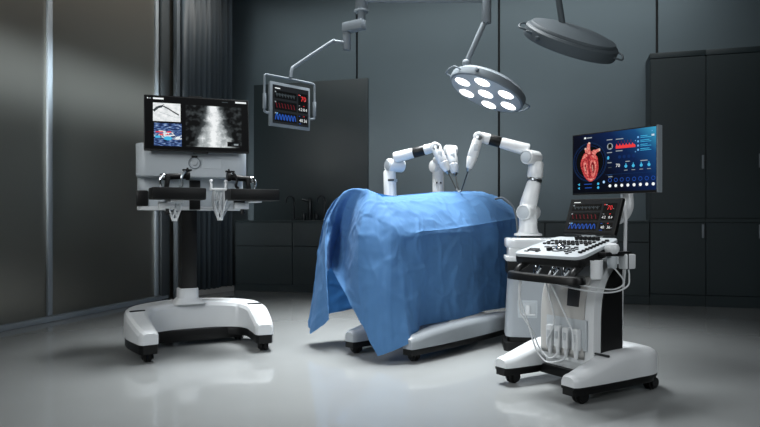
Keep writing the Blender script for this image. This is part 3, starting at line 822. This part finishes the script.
def arm_right(root, P):
    D = 4.62; r = .055
    m = MB(); b0 = P(528, 235.5, D)
    m.lathe([(0, 0), (.10, 0), (.10, .012), (.074, .022), (.066, .05), (.064, .10), (0, .10)], T(*b0), 32); bs = m.build('base', white_arm, root)
    m = MB(); limb(m, P(528, 226, D), P(528.3, 200, D), .066, .060); limb(m, P(528, 206, D), P(534.5, 181, D), .062, .050); co = m.build('lower_arm', white_arm, root)
    m = MB(); a, b_ = P(534.2, 181.5, D), P(534.9, 178.5, D); m.cyl(a, b_, .053, None, 28, bev=.002); m.build('arm_band', steel, co)
    MB().box(P(536.5, 180, D) - vf * .053, (.035, .012, .012), rot=(0, 0, R(YAW)), bev=.003).build('arm_badge', slot_m, co)
    m = MB(); ax = (vf + vr * .75); pivot(m, P(528.5, 212.5, D), ax, .058, .19); sj = m.build('shoulder_joint', white_arm, root)
    m = MB(); pivot(m, P(528.5, 212.5, D) - ax.normalized() * .094, ax, .048, .008); m.build('joint_cap', light_grey, sj)
    m = MB(); limb(m, P(534.8, 179, D), P(536.5, 161, D), .056, .053); m.build('upper_column', white_arm, root)
    m = MB(); pivot(m, P(531.5, 157.5, D - .02), vf + vr * .95, .052, .15); ej = m.build('elbow_joint', white_arm, root)
    ax2 = (vf + vr * .95).normalized()
    m = MB(); pivot(m, P(531.5, 157.5, D - .02) - ax2 * .076, ax2, .043, .008); m.build('joint_cap', light_grey, ej)
    A, B = P(529, 150.5, D), P(479.5, 136.5, D + .05)
    m = MB(); limb(m, A, A.lerp(B, .58), .046, .040); ua = m.build('upper_arm', white_arm, root)
    m = MB(); m.cyl(A.lerp(B, .57), A.lerp(B, .79), .040, None, 28, bev=.002); m.build('arm_sleeve', black, ua)
    m = MB(); limb(m, A.lerp(B, .78), B, .040, .037); m.build('forearm', white_arm, ua)
    m = MB(); pivot(m, P(478.8, 137.2, D + .04), vf + vr * .3, .037, .09); wj = m.build('wrist_joint', white_arm, root)
    m = MB(); pivot(m, P(478.8, 137.2, D - .01), vf + vr * .3, .024, .012); m.build('joint_cap', steel, wj)
    tool(root, P, (478, 139, D + .02), (468.8, 168.5, D + .05), (461, 192, 4.97), .039)
arm(528, 235.5, 4.62, 'white robot arm on the right, standing on the pedestal cart', arm_right)
# looped hose behind the drape's far end
m = MB(); m.tube([W(495, 199, 5.15), W(503, 198, 5.1), W(511, 204, 5.06), W(515, 212, 5.0), W(517, 224, 4.95), W(518, 245, 4.95), W(519, 290, 4.97), W(521, 325, 5.0), W(526, 333.4, 5.0), W(540, 333.4, 5.0)], .008)
tag(m.build('hose', mid_grey), 'thin grey hose looping over the far end of the blue drape', 'hose')

# ------------------------------------------------------------------ ultrasound machine
MU = frame(.82, 3.32, -58)
us = thing('ultrasound_machine', MU, 'white wheeled ultrasound machine with a heart image on its monitor', 'ultrasound machine')
pu = [(-.235, -.035, .125, .152), (-.235, .10, .14, .185), (-.235, .25, .15, .215), (-.21, .42, .19, .222), (-.10, .52, .24, .222), (.0, .53, .25, .222),
      (.10, .52, .24, .222), (.21, .42, .19, .222), (.235, .25, .15, .215), (.235, .10, .14, .185), (.235, -.035, .125, .152)]
pu = [(-.235, -.035, .11, .15), (-.235, .08, .13, .18), (-.235, .22, .14, .215), (-.235, .36, .14, .222), (-.225, .50, .15, .217), (-.14, .56, .14, .212), (0, .57, .13, .212),
      (.14, .56, .14, .212), (.225, .50, .15, .217), (.235, .36, .14, .222), (.235, .22, .14, .215), (.235, .08, .13, .18), (.235, -.035, .11, .15)]
pu = [(x + .013, y + .022, w, z) for x, y, w, z in pu]
MB().loft(sweep_base(pu, .094, True)).box((0, .40, .15), (.38, .36, .11), bev=.01).build('base_cover', white, us, 40)
MB().loft(sweep_base([(x, y, w * .99, .094) for x, y, w, z in pu], .08, False, ch=.003)).build('base_trim', black, us)
MB().loft(sweep_base([(x, y, w * .8, .082) for x, y, w, z in pu], .052, False, ch=.004)).box((0, .36, .075), (.40, .34, .05), bev=.004).build('base_frame', black, us)
for x, y in ((-.22, .02), (.245, .02), (-.23, .55), (.26, .55)): caster(us, x, y, .06, .037, random.uniform(-40, 40), .045)
MB().box((.235, .20, .2155), (.10, .012, .01), rot=(R(8), 0, 0), bev=.003).build('pedal_slot', slot_m, us)
# body shell: side profile swept across the width
def prof_x(poly, x0, x1, bev=0.):
    b = MB(); M = Matrix(((0, 0, 1, 0), (1, 0, 0, 0), (0, 1, 0, 0), (0, 0, 0, 1)))
    return b.prism(poly, x0, x1, M, bev)
front = catmull([(.185, .15, 0), (.187, .30, 0), (.19, .42, 0), (.205, .51, 0), (.24, .585, 0), (.29, .64, 0), (.33, .675, 0)], 5)
shell = [(p.x, p.y) for p in front] + [(.43, .70), (.42, .15)]
prof_x(shell, -.165, .20, .01).build('body_shell', white, us, 30)
fi = [(p.x + .055, p.y) for p in front if p.y < .67] + [(.405, .655), (.405, .19)]
prof_x([(q[0], max(q[1], .19)) for q in fi], .199, .206).build('side_panel', black, us, 30)
b = MB(); lo = [p for p in front if p.y < .60]
vs = []; fs = []
for i, p in enumerate(lo):
    for x in (-.145, .145): vs += [(x, p.x - .008, max(p.y, .18))]
for i in range(len(lo) - 1): fs.append((2 * i, 2 * i + 1, 2 * i + 3, 2 * i + 2))
fp = MB().faces(vs, fs).build('front_panel', warm_grey, us, 30)
sm = fp.modifiers.new('thick', 'SOLIDIFY'); sm.thickness = .012; sm.offset = 0
MB().box((.075, .184, .515), (.075, .012, .145), rot=(R(-6), 0, 0), bev=.003).build('front_window', slot_m, us)
MB().box((.03, .178, .30), (.27, .012, .16), bev=.004).build('connector_plate', light_grey, us)
for i, x in enumerate((-.062, -.006, .050, .115)):
    m = MB(); m.box((x, .158, .275), (.043, .035, .115), bev=.012); c = m.build('probe_connector', white, us)
    MB().box((x, .139, .285), (.018, .006, .04), bev=.002).build('connector_label', light_grey, c)
    m = MB(); m.cyl((x, .155, .175), (x, .155, .225), .010, .014); m.build('strain_relief', white, c)
# control panel
PT = T(.03, .01, .708) @ RX(15)
out = rounded(.462, .34, .045); out = [(x * (1 - .06 * (y > 0)), y + .17) for x, y in out]
def off(poly, k): 
    cx, cyy = 0, .17
    return [(cx + (x - cx) * k, cyy + (y - cyy) * k) for x, y in poly]
cp = MB().prism(out, -.012, .006, PT, .004).build('control_panel', light_grey, us)
MB().prism(off(out, 1.015), -.055, -.0115, PT, .012).build('panel_tray', black, us)
def key(x, y, sx, sy, h=.008, m_=None, nm='key'):
    return MB().box((x, y, .006 + h / 2), (sx, sy, h), bev=min(sx, sy) * .15, seg=1, M=PT).build(nm, m_ or black, cp)
for i in range(9): key(.185 - i * .0, .065 + i * .026, .022, .012, .010)
for r_ in range(3):
    for i in range(11):
        if random.random() < .9: key(-.165 + i * .0285 + .004 * r_, .19 + r_ * .026, .017 if i % 3 else .02, .014, .008)
for i in range(6): key(-.02 + i * .028, .285, .018, .018, .02, None, 'knob')
key(-.14, .075, .07, .035, .003, slot_m, 'touch_pad'); key(-.165, .045, .03, .012, .004); key(-.09, .055, .02, .03, .004)
key(-.10, .135, .03, .014, .004); key(-.055, .15, .04, .012, .004)
for i in range(4): key(.09 + .0 * i, .07 + i * .026, .026, .012, .005); key(.12, .04 + i * .026, .018, .01, .005)
MB().lathe([(.045, 0), (.05, .001), (.05, .004), (.042, .004), (.042, 0)], PT @ T(.015, .115, .006), 32).build('trackball_ring', black, cp)
MB().ball((.015, .115, .008), .026, M=PT).build('trackball', chrome, cp)
MB().lathe([(0, 0), (.017, 0), (.015, .016), (0, .017)], PT @ T(-.035, .085, .006), 20).build('knob', black, cp)
gh = MB(); P_ = catmull([(-.155, .02, .602), (-.165, -.025, .60), (-.10, -.05, .60), (.03, -.056, .60), (.18, -.05, .60), (.27, -.025, .60), (.26, .02, .602)], 6)
gh.loft([section(Vector((p.x, p.y, 0)), (P_[min(i + 1, len(P_) - 1)] - P_[max(i - 1, 0)]).normalized(), .05, .582, .622, .012) for i, p in enumerate(P_)])
hb = gh.build('grab_handle', black, us)
for a_, c_ in ((-.135, -.14), (.225, .235)): MB().tube([(a_, .06, .665), (c_, .0, .635), (c_, -.02, .60)], .018, 12).build('handle_post', black, hb)
for x in (-.06, .06, .13):
    m = MB(); m.cyl((x, .05, .60), (x, .05, .66), .014); m.ball((x, .045, .60), .02); m.cyl((x, .045, .60), (x + .05, .03, .65), .008); m.build('hook', chrome, us)
# touch screen on the back of the panel
TS = T(.04, .33, .818) @ RX(-20) @ T(0, 0, .103)
ts = MB().box((0, .012, 0), (.345, .024, .208), bev=.004, M=TS).build('touch_screen', black, us)
vitals(.325, .19).done(ts, TS @ T(0, -.0012, .002))
MB().box((0, .03, -.09), (.1, .04, .06), bev=.008, M=TS).build('screen_hinge', light_grey, ts)
# monitor
ML = MU.inverted() @ (T(*cam2room(1.262, 3.474, 1.209)) @ RZ(YAW - 53.5))
mn = MB().box((0, .02, 0), (.522, .04, .345), bev=.005, M=ML)
mn = mn.build('monitor', black, us)
MB().box((.2585, .019, 0), (.008, .043, .346), bev=.0015, seg=1, M=ML).build('monitor_rim', lamp_grey, mn)
MB().box((0, .045, 0), (.46, .02, .28), bev=.006, M=ML).build('monitor_back', black, mn)
Ui = MU.inverted()
def UP(px, py, d): return Ui @ W(px, py, d)
m = MB(); m.tube([UP(626, 178, 3.56), UP(627, 196, 3.55), UP(627, 208, 3.54), UP(621, 217, 3.54), UP(606, 223, 3.56), UP(596, 236, 3.58)], .033, 14, 6); ma = m.build('monitor_arm', white, us)
m = MB(); m.tube([UP(626, 210, 3.50), UP(625.5, 225, 3.46), UP(625, 262, 3.43)], .009, 10, 4); m.build('side_post', white, us)

def heart_bg(N, u, v):
    f = N.m('ADD', N.m('MULTIPLY', u, .62), N.m('MULTIPLY', v, .38))
    return N.ramp(f, ((.0, (2, 4, 12)), (.40, (4, 8, 26)), (.66, (10, 32, 74)), (.84, (22, 70, 120)), (1, (58, 156, 192))))
hb_m = emit_grad('heart_screen_gradient', heart_bg)
s = Screen(.506, .325); s.rect(0, 0, 1, 1, K).lay()
s.disc(.215, .52, .335, 'ring', 40).lay(); s.disc(.215, .52, .328, 'black', 40).lay()
s.ringe(.215, .52, .28, .008, 'navy').ringe(.215, .52, .315, .006, 'navy').lay()
# heart
def blob(pts, k, n=5):
    P = catmull([(a, b_, 0) for a, b_ in pts], n, True); s.poly([(p.x, p.y) for p in P], k)
blob([(.17, .70), (.125, .62), (.10, .50), (.115, .39), (.15, .28), (.19, .21), (.235, .185), (.285, .225), (.315, .31), (.33, .42), (.325, .52), (.315, .60), (.27, .68), (.22, .71)], 'hred'); s.lay()
blob([(.195, .66), (.18, .75), (.19, .83), (.205, .86), (.225, .84), (.225, .74), (.25, .68)], 'hpink')
blob([(.255, .66), (.26, .72), (.30, .725), (.345, .74), (.35, .70), (.31, .675), (.29, .64)], 'hpink')
blob([(.165, .69), (.155, .76), (.175, .765), (.18, .70)], 'hpink'); s.lay()
blob([(.205, .84), (.205, .86), (.225, .86), (.225, .83)], 'hcream'); blob([(.335, .70), (.335, .735), (.352, .735), (.352, .70)], 'hcream'); blob([(.155, .745), (.155, .765), (.175, .77), (.175, .745)], 'hcream')
blob([(.14, .48), (.15, .38), (.18, .29), (.20, .30), (.185, .42), (.175, .52), (.155, .54)], 'hpink'); blob([(.225, .52), (.235, .40), (.25, .28), (.28, .28), (.30, .40), (.30, .50), (.265, .56)], 'hpink')
blob([(.19, .24), (.235, .20), (.28, .24), (.24, .235)], 'hpink'); blob([(.12, .58), (.16, .66), (.21, .68), (.17, .61)], 'hpink'); blob([(.24, .63), (.29, .63), (.31, .56), (.27, .59)], 'hpink'); s.lay()
blob([(.155, .46), (.165, .38), (.18, .33), (.178, .42), (.168, .49)], 'hdark'); blob([(.24, .48), (.25, .38), (.265, .32), (.285, .40), (.28, .48), (.26, .52)], 'hdark')
s.line([(.21, .62), (.205, .50), (.215, .38), (.225, .26)], .016, 'hdark'); s.line([(.18, .68), (.22, .60), (.23, .56)], .012, 'hdark'); s.line([(.23, .72), (.25, .64)], .012, 'hdark'); s.line([(.13, .52), (.12, .44)], .012, 'hdark')
s.line([(.255, .47), (.262, .36)], .014, 'hcream'); s.line([(.16, .44), (.17, .37)], .012, 'hcream'); s.lay()
# header and read-outs
s.rect(.15, .925, .175, .955, 'white').rect(.185, .93, .25, .948, 'soft')
def lab(u, v, w_, k='soft', h=.014): s.rect(u, v, u + w_, v + h, k)
lab(.435, .86, .07); lab(.545, .855, .09); lab(.545, .66, .08); lab(.44, .645, .06); lab(.445, .475, .05); lab(.455, .24, .05)
s.disc(.475, .755, .055, 'soft', 24).lay(); s.disc(.475, .765, .035, 'black', 20).disc(.465, .735, .018, 'black').disc(.488, .738, .016, 'black')
pts = [(.54, .70)]
for k in range(6):
    u = .545 + k * .037; pts += [(u, .745), (u + .012, .79), (u + .02, .755), (u + .032, .755)]
pts += [(.775, .735), (.775, .70)]
for a, c in zip(pts[1:-2], pts[2:-1]): s.poly([(a[0], .705), (c[0], .705), c, a], 'red')
for k in range(5): s.line([(.575 + k * .037, .79), (.575 + k * .037, .83)], .008, 'hdark')
for k in range(4):
    v = .855 - k * .068; s.rect(.795, v - .012, .815, v + .018, 'lblue'); lab(.83, v + .012, .08 + .02 * (k % 2), 'cyan', .010); lab(.83, v - .012, .12, 'cyan', .008)
s.rect(.77, .80, .78, .815, 'lblue').rect(.77, .62, .78, .635, 'lblue').rect(.955, .855, .965, .885, 'white').rect(.972, .855, .982, .885, 'white').rect(.955, .93, .965, .945, 'lblue')
s.line([(.445, .56), (.455, .59), (.462, .57), (.455, .54), (.445, .56)], .02, 'cyan')
for k in range(4): s.disc(.59 + k * .055, .565, .028, 'navy', 16)
s.text('70', .545, .40, .055, 'white'); lab(.66, .475, .05); lab(.83, .47, .08)
for u, v in ((.665, .405), (.75, .405), (.84, .405), (.925, .405)):
    s.disc(u, v, .026, 'cyan', 14).rect(u - .004, v, u + .004, v + .05, 'cyan'); lab(u - .02, v - .07, .04, 'soft', .010)
lab(.455, .395, .04, 'dim'); s.line([(.42, .285), (.99, .285)], .004, 'ring'); lab(.445, .27, .06, 'ring')
for k in range(8):
    u = .475 + k * .071
    s.ringe(u, .19, .03, .008, 'blue', 16)
    s.disc(u, .095, .026, 'white', 16)
s.disc(.40, .165, .024, 'lblue', 16); s.disc(.40, .165, .016, 'white', 16)
for u, v in ((.08, .14), (.08, .075)): s.poly([(u - .015, v), (u + .012, v + .022), (u + .012, v - .022)], 'cyan')
for u, v in ((.33, .14), (.33, .075)): s.disc(u, v, .022, 'cyan', 12)
lab(.15, .135, .10, 'blue', .012); lab(.16, .072, .09, 'blue', .012)
s.done(mn, ML @ T(0, -.0012, .003), (hb_m,))

# probe holders on the right of the panel
def cup(x, y, z, r, h):
    return MB().lathe([(0, 0), (r * .8, 0), (r * .9, .004), (r, h), (r * .86, h), (r * .8, .01), (0, .01)], T(x, y, z), 28)
hc = cup(.285, .105, .605, .031, .092).build('probe_holder', white, us)
MB().box((.262, .13, .675), (.03, .05, .03), bev=.004).build('holder_bracket', black, hc)
hc = cup(.29, .215, .655, .026, .06).build('probe_holder', light_grey, us)
MB().box((.275, .25, .725), (.06, .20, .022), bev=.006).build('holder_bracket', black, hc)
hc = MB().box((.295, .325, .685), (.05, .075, .075), bev=.008).build('probe_holder', white, us)
MB().box((.296, .30, .685), (.052, .006, .078)).build('holder_gap', slot_m, hc)
# cables: front loops and side loops
def cable(pts, r=.0042):
    return MB().tube(pts, r, 8, 8).build('cable', cable_m, us)
cable([(-.13, .0, .585), (-.13, -.01, .50), (-.125, .0, .40), (-.10, .06, .30), (-.085, .09, .22), (-.045, .11, .165), (-.02, .13, .165), (-.006, .15, .19)])
cable([(-.118, .0, .585), (-.12, -.01, .48), (-.10, .03, .34), (-.075, .06, .21), (-.03, .08, .15), (.02, .10, .15), (.045, .14, .165), (.05, .15, .19)])
cable([(.03, .02, .585), (.02, .06, .50), (.0, .12, .36), (-.06, .13, .25), (-.062, .145, .20)])
cable([(.055, .02, .585), (.07, .08, .47), (.09, .13, .36), (.112, .135, .30), (.115, .14, .22)])
cable([(.10, -.03, .585), (.20, -.02, .57), (.27, .08, .545), (.29, .22, .535), (.30, .32, .56), (.30, .335, .61), (.298, .33, .65)])
cable([(.14, -.04, .60), (.22, .0, .585), (.285, .12, .56), (.295, .23, .55), (.297, .30, .58), (.294, .245, .64), (.29, .22, .66)], .0038)
cable([(.215, .41, .67), (.22, .405, .62), (.24, .37, .57), (.27, .33, .55)], .006)
for o in us.children:
    pass
pr = thing('ultrasound_probe', MU @ T(.29, .215, .665), 'white round-headed ultrasound probe resting in the side holder cup', 'probe')
MB().lathe([(0, .0), (.014, .0), (.017, .03), (.019, .055), (.014, .066), (0, .066)], None, 24).build('grip', black, pr)
MB().lathe([(0, .06), (.024, .062), (.034, .076), (.036, .092), (.030, .108), (.016, .115), (0, .116)], None, 28).build('head', white, pr)

# ------------------------------------------------------------------ ceiling mount, lamps, hanging monitor
hub = W(361.5, 0, 5.0); hx, hy = hub.x, hub.y
cm = thing('jointed_boom', T(hx, hy, ZC), 'grey ceiling column with jointed arms above the operating table', 'ceiling mount')
def Q(px, py, d): return W(px, py, d) - Vector((hx, hy, ZC))
zA = Q(361.5, 12, 5.0).z; zB = Q(361.5, 22, 5.0).z
MB().cyl((0, 0, -.03), (0, 0, 0), .16).build('ceiling_plate', lamp_grey, cm)
MB().cyl((0, 0, zA), (0, 0, -.02), .048).cyl((0, 0, zA - .004), (0, 0, zA + .012), .056).build('column', lamp_grey, cm)
MB().cyl((0, 0, zB - .01), (0, 0, zA + .01), .030).build('swivel', lamp_grey, cm)
c0, c1 = Q(360, 26.2, 4.95), Q(348, 26.4, 5.02)
M_, L_ = axis_matrix(c1, c0)
MB().box(((c0 + c1) / 2), ((c0 - c1).length + .07, .072, .074), rot=(0, 0, math.atan2((c0 - c1).y, (c0 - c1).x)), bev=.008).build('link', lamp_grey, cm)
ar = Q(365, 3.5, 4.97); br = Q(485, 0.5, 4.97)
ar.z = br.z
MB().cyl(ar, br, .016).build('arm', lamp_grey, cm)
dz = Q(486.5, 23.5, 4.97)
MB().cyl(dz, dz + Vector((0, 0, .30)), .037).build('arm_hub', lamp_grey, cm)
tA = Q(554, -30, 4.40)
MB().cyl((0, 0, -.55), Vector((tA.x, tA.y, -.55)), .02).build('arm', lamp_grey, cm)
MB().cyl(Vector((tA.x, tA.y, -.50)), Vector((tA.x, tA.y, -.62)), .037).cyl(Vector((tA.x, tA.y, -.56)), tA + Vector((0, 0, .0)), .018).build('arm_hub', lamp_grey, cm)

def ray_frame(px, py):
    f = (W(px, py, 1) - Vector((0, 0, EYE))).normalized()
    r = f.cross(Vector((0, 0, 1))).normalized(); return r, r.cross(f).normalized(), f
glass_emit = emit('lamp_lens_glow', (255, 255, 255), 4.0)

def lamp(px, py, d, nrm, lit, Rh, label, rod, twist, th=.07):
    r, u, f = ray_frame(px, py)
    n = (r * nrm[0] + u * nrm[1] + f * nrm[2]).normalized()          # direction the lenses face
    c = W(px, py, d)
    e1 = (r * twist[0] + u * twist[1] + f * twist[2]); e1 = (e1 - n * e1.dot(n)).normalized(); e2 = n.cross(e1)
    M = Matrix((( e1.x, e2.x, n.x, c.x), (e1.y, e2.y, n.y, c.y), (e1.z, e2.z, n.z, c.z), (0, 0, 0, 1)))
    t = thing('hanging_surgical_lamp', M, label, 'lamp', 'round surgical lamps')
    g = lamp_grey if lit else lamp_shaded
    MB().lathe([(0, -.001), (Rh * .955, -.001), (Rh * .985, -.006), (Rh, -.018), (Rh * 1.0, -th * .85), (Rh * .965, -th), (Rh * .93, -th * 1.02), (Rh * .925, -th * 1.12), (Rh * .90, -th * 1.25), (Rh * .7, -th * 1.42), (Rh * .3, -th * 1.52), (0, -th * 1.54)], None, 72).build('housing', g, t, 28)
    MB().lathe([(0, .0), (Rh * .93, .0), (Rh * .95, -.002), (Rh * .95, -.004), (0, -.004)], None, 64).build('face_plate', light_grey if lit else g, t)  # lit face in paler grey, light from the lenses put into its colour
    for k in range(7):
        a = R(60 * k); q = (0, 0) if k == 6 else (Rh * .672 * math.cos(a), Rh * .672 * math.sin(a))
        b = MB(); b.lathe([(0, .004), (Rh * .185, .004), (Rh * .198, .002), (Rh * .198, -.002)], T(q[0], q[1], 0), 32)
        o = b.build('lens', glass_emit if lit else light_grey, t)
        if lit: tag(o, 'glowing white lens')
    for a in (0, 180) if lit else (0, 180):
        p0 = Vector((math.cos(R(a - 22)), math.sin(R(a - 22)), 0)) * Rh * .98; p3 = Vector((math.cos(R(a + 22)), math.sin(R(a + 22)), 0)) * Rh * .98
        p1 = Vector((math.cos(R(a - 15)), math.sin(R(a - 15)), 0)) * Rh * 1.14; p2 = Vector((math.cos(R(a + 15)), math.sin(R(a + 15)), 0)) * Rh * 1.14
        h = Vector((0, 0, -th * .55))
        MB().tube([p0 + h, p1 + h, p2 + h, p3 + h], .0062, 10, 8).build('handle', g, t)
    a = R(128); MB().cyl(Vector((math.cos(a), math.sin(a), 0)) * Rh * .97 + Vector((0, 0, -.04)), Vector((math.cos(a), math.sin(a), 0)) * Rh * 1.09 + Vector((0, 0, -.035)), .014).build('adjust_knob', g, t)
    Mi = M.inverted()
    MB().cyl(Mi @ rod[0], Mi @ rod[1], .021, .021, 20).ball(Mi @ rod[1], .034).build('stem', g, t)
    return t, c, n
top_l1 = W(467, 66, 5.05)
l1, l1c, l1n = lamp(485.6, 94, 4.97, (-.385, -.853, -.351), True, .305, 'lit round surgical lamp with seven glowing lenses, lower and left of the other lamp',
                    (W(484.5, 22, 4.97), W(466.5, 63, 5.0)), (22.3, -12.4, 5.67))
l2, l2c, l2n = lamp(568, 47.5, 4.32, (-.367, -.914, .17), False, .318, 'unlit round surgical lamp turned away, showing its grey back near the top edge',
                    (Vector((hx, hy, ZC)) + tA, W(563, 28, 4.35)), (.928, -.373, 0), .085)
m = MB(); a = R(150); m.ball((0, 0, 0), .02, sc=(1.6, .5, .5), M=T(-.26, .19, -.05)); m.build('grip_recess', lamp_shaded, l2)

# hanging vitals monitor
MH = T(*W(289.5, 106.2, 4.95)) @ RZ(YAW + 47)
hm = thing('hanging_monitor', MH, 'small hanging vitals monitor in a grey frame with a bail handle, beside the ceiling arm', 'monitor')
hb = MB().box((.012, .012, 0), (.395, .024, .338), bev=.006).build('case', lamp_grey, hm)
v = vitals(.355, .292); v.done(hm, T(.014, -.0012, 0))
m = MB(); m.tube([(-.18, .014, -.075), (-.222, .014, -.066), (-.228, .014, -.04), (-.228, .014, .18), (-.218, .014, .208), (-.17, .014, .214), (.21, .014, .214), (.256, .014, .208), (.266, .014, .18), (.266, .014, -.04), (.26, .014, -.066), (.20, .014, -.075)], .0085, 12, 4)
m.build('bail_handle', lamp_grey, hm)
for x_ in (-.228, .266): MB().cyl((x_, .014, -.045), (x_, .014, .07), .014).build('handle_grip', lamp_grey, hm)
Mi = MH.inverted()
m = MB(); A = [W(290.5, 77.5, 4.96), W(292.2, 69, 4.97), W(297, 65, 4.98), W(331, 42.5, 5.0), W(335, 41.6, 5.01), W(346.5, 43.3, 5.03)]
m.tube([Mi @ p for p in A], .0145, 12, 3); m.build('support_arm', lamp_grey, hm)
q = W(347, 50, 5.03); q2 = W(347, 31, 5.03)
MB().cyl(Mi @ q, Mi @ q2, .032).build('swivel_hub', lamp_grey, hm)

# ------------------------------------------------------------------ light
def area(name, loc, target, size, size_y, power, col=(1, 1, 1), spread=180, shape='RECTANGLE'):
    l = bpy.data.lights.new(name, 'AREA'); l.shape = shape; l.size = size; l.size_y = size_y; l.energy = power; l.color = col; l.spread = R(spread)
    o = bpy.data.objects.new(name, l); C.objects.link(o); o.location = loc
    d = Vector(target) - Vector(loc); o.rotation_euler = d.to_track_quat('-Z', 'Y').to_euler(); return o
cool = (.95, .985, 1.0)
area('theatre_light', (-1.45, 4.9, 4.6), (-1.2, 4.45, 0), 1.5, 1.5, 114, cool, 62)
area('right_front_fill', (3.4, .8, 2.8), (-.6, 4.6, .5), 1.4, 1.4, 8, (.92, .97, 1), 60)
area('left_post_fill', (-3.5, -2.2, 3.2), (-4.4, 4.4, 1.8), .8, .8, 7, (.95, .98, 1), 17)  # added light without a fixture, brightens the left wall posts
area('left_front_fill', (-2.6, .2, 2.3), (-1.2, 4, .9), 1.4, 1.4, 18, (.95, .98, 1), 70)
area('front_fill', (.3, .8, 4.2), (-.3, 4.0, .3), 3.0, 1.6, 20, (.95, .98, 1.0), 120)
area('left_wall_band_fill', (-2.9, 2.15, 3.9), (XL, 2.15, 2.12), 8.0, .3, 23, (.8, .92, 1), 9)  # added strip light, makes the bright band along the left wall
area('left_wall_fill', (-2.7, 2.5, 4.5), (XL, 2.5, 3.2), 8.2, .1, 29, (1, .95, .88), 50)  # added warm fill, lifts the upper left wall and partition
area('back_wall_fill', (-1.5, 5.6, 4.3), (-1.5, YB, 2.5), 6.4, .1, 12.5, (.92, .99, 1), 60)  # added fill, brightens the back wall panels
sp = bpy.data.lights.new('lamp_beam', 'SPOT'); sp.energy = 4; sp.spot_size = R(60); sp.spot_blend = .8; sp.shadow_soft_size = .2; sp.color = cool
so = bpy.data.objects.new('lamp_beam', sp); C.objects.link(so); so.location = l1c + l1n * .03; so.rotation_euler = l1n.to_track_quat('-Z', 'Y').to_euler()

w = bpy.data.worlds.new('world'); bpy.context.scene.world = w; w.use_nodes = True
w.node_tree.nodes['Background'].inputs[0].default_value = (.5, .6, .65, 1); w.node_tree.nodes['Background'].inputs[1].default_value = .02
vs_ = bpy.context.scene.view_settings
vs_.view_transform = 'Standard'; vs_.look = 'None'; vs_.exposure = 0; vs_.gamma = 1; vs_.use_curve_mapping = False
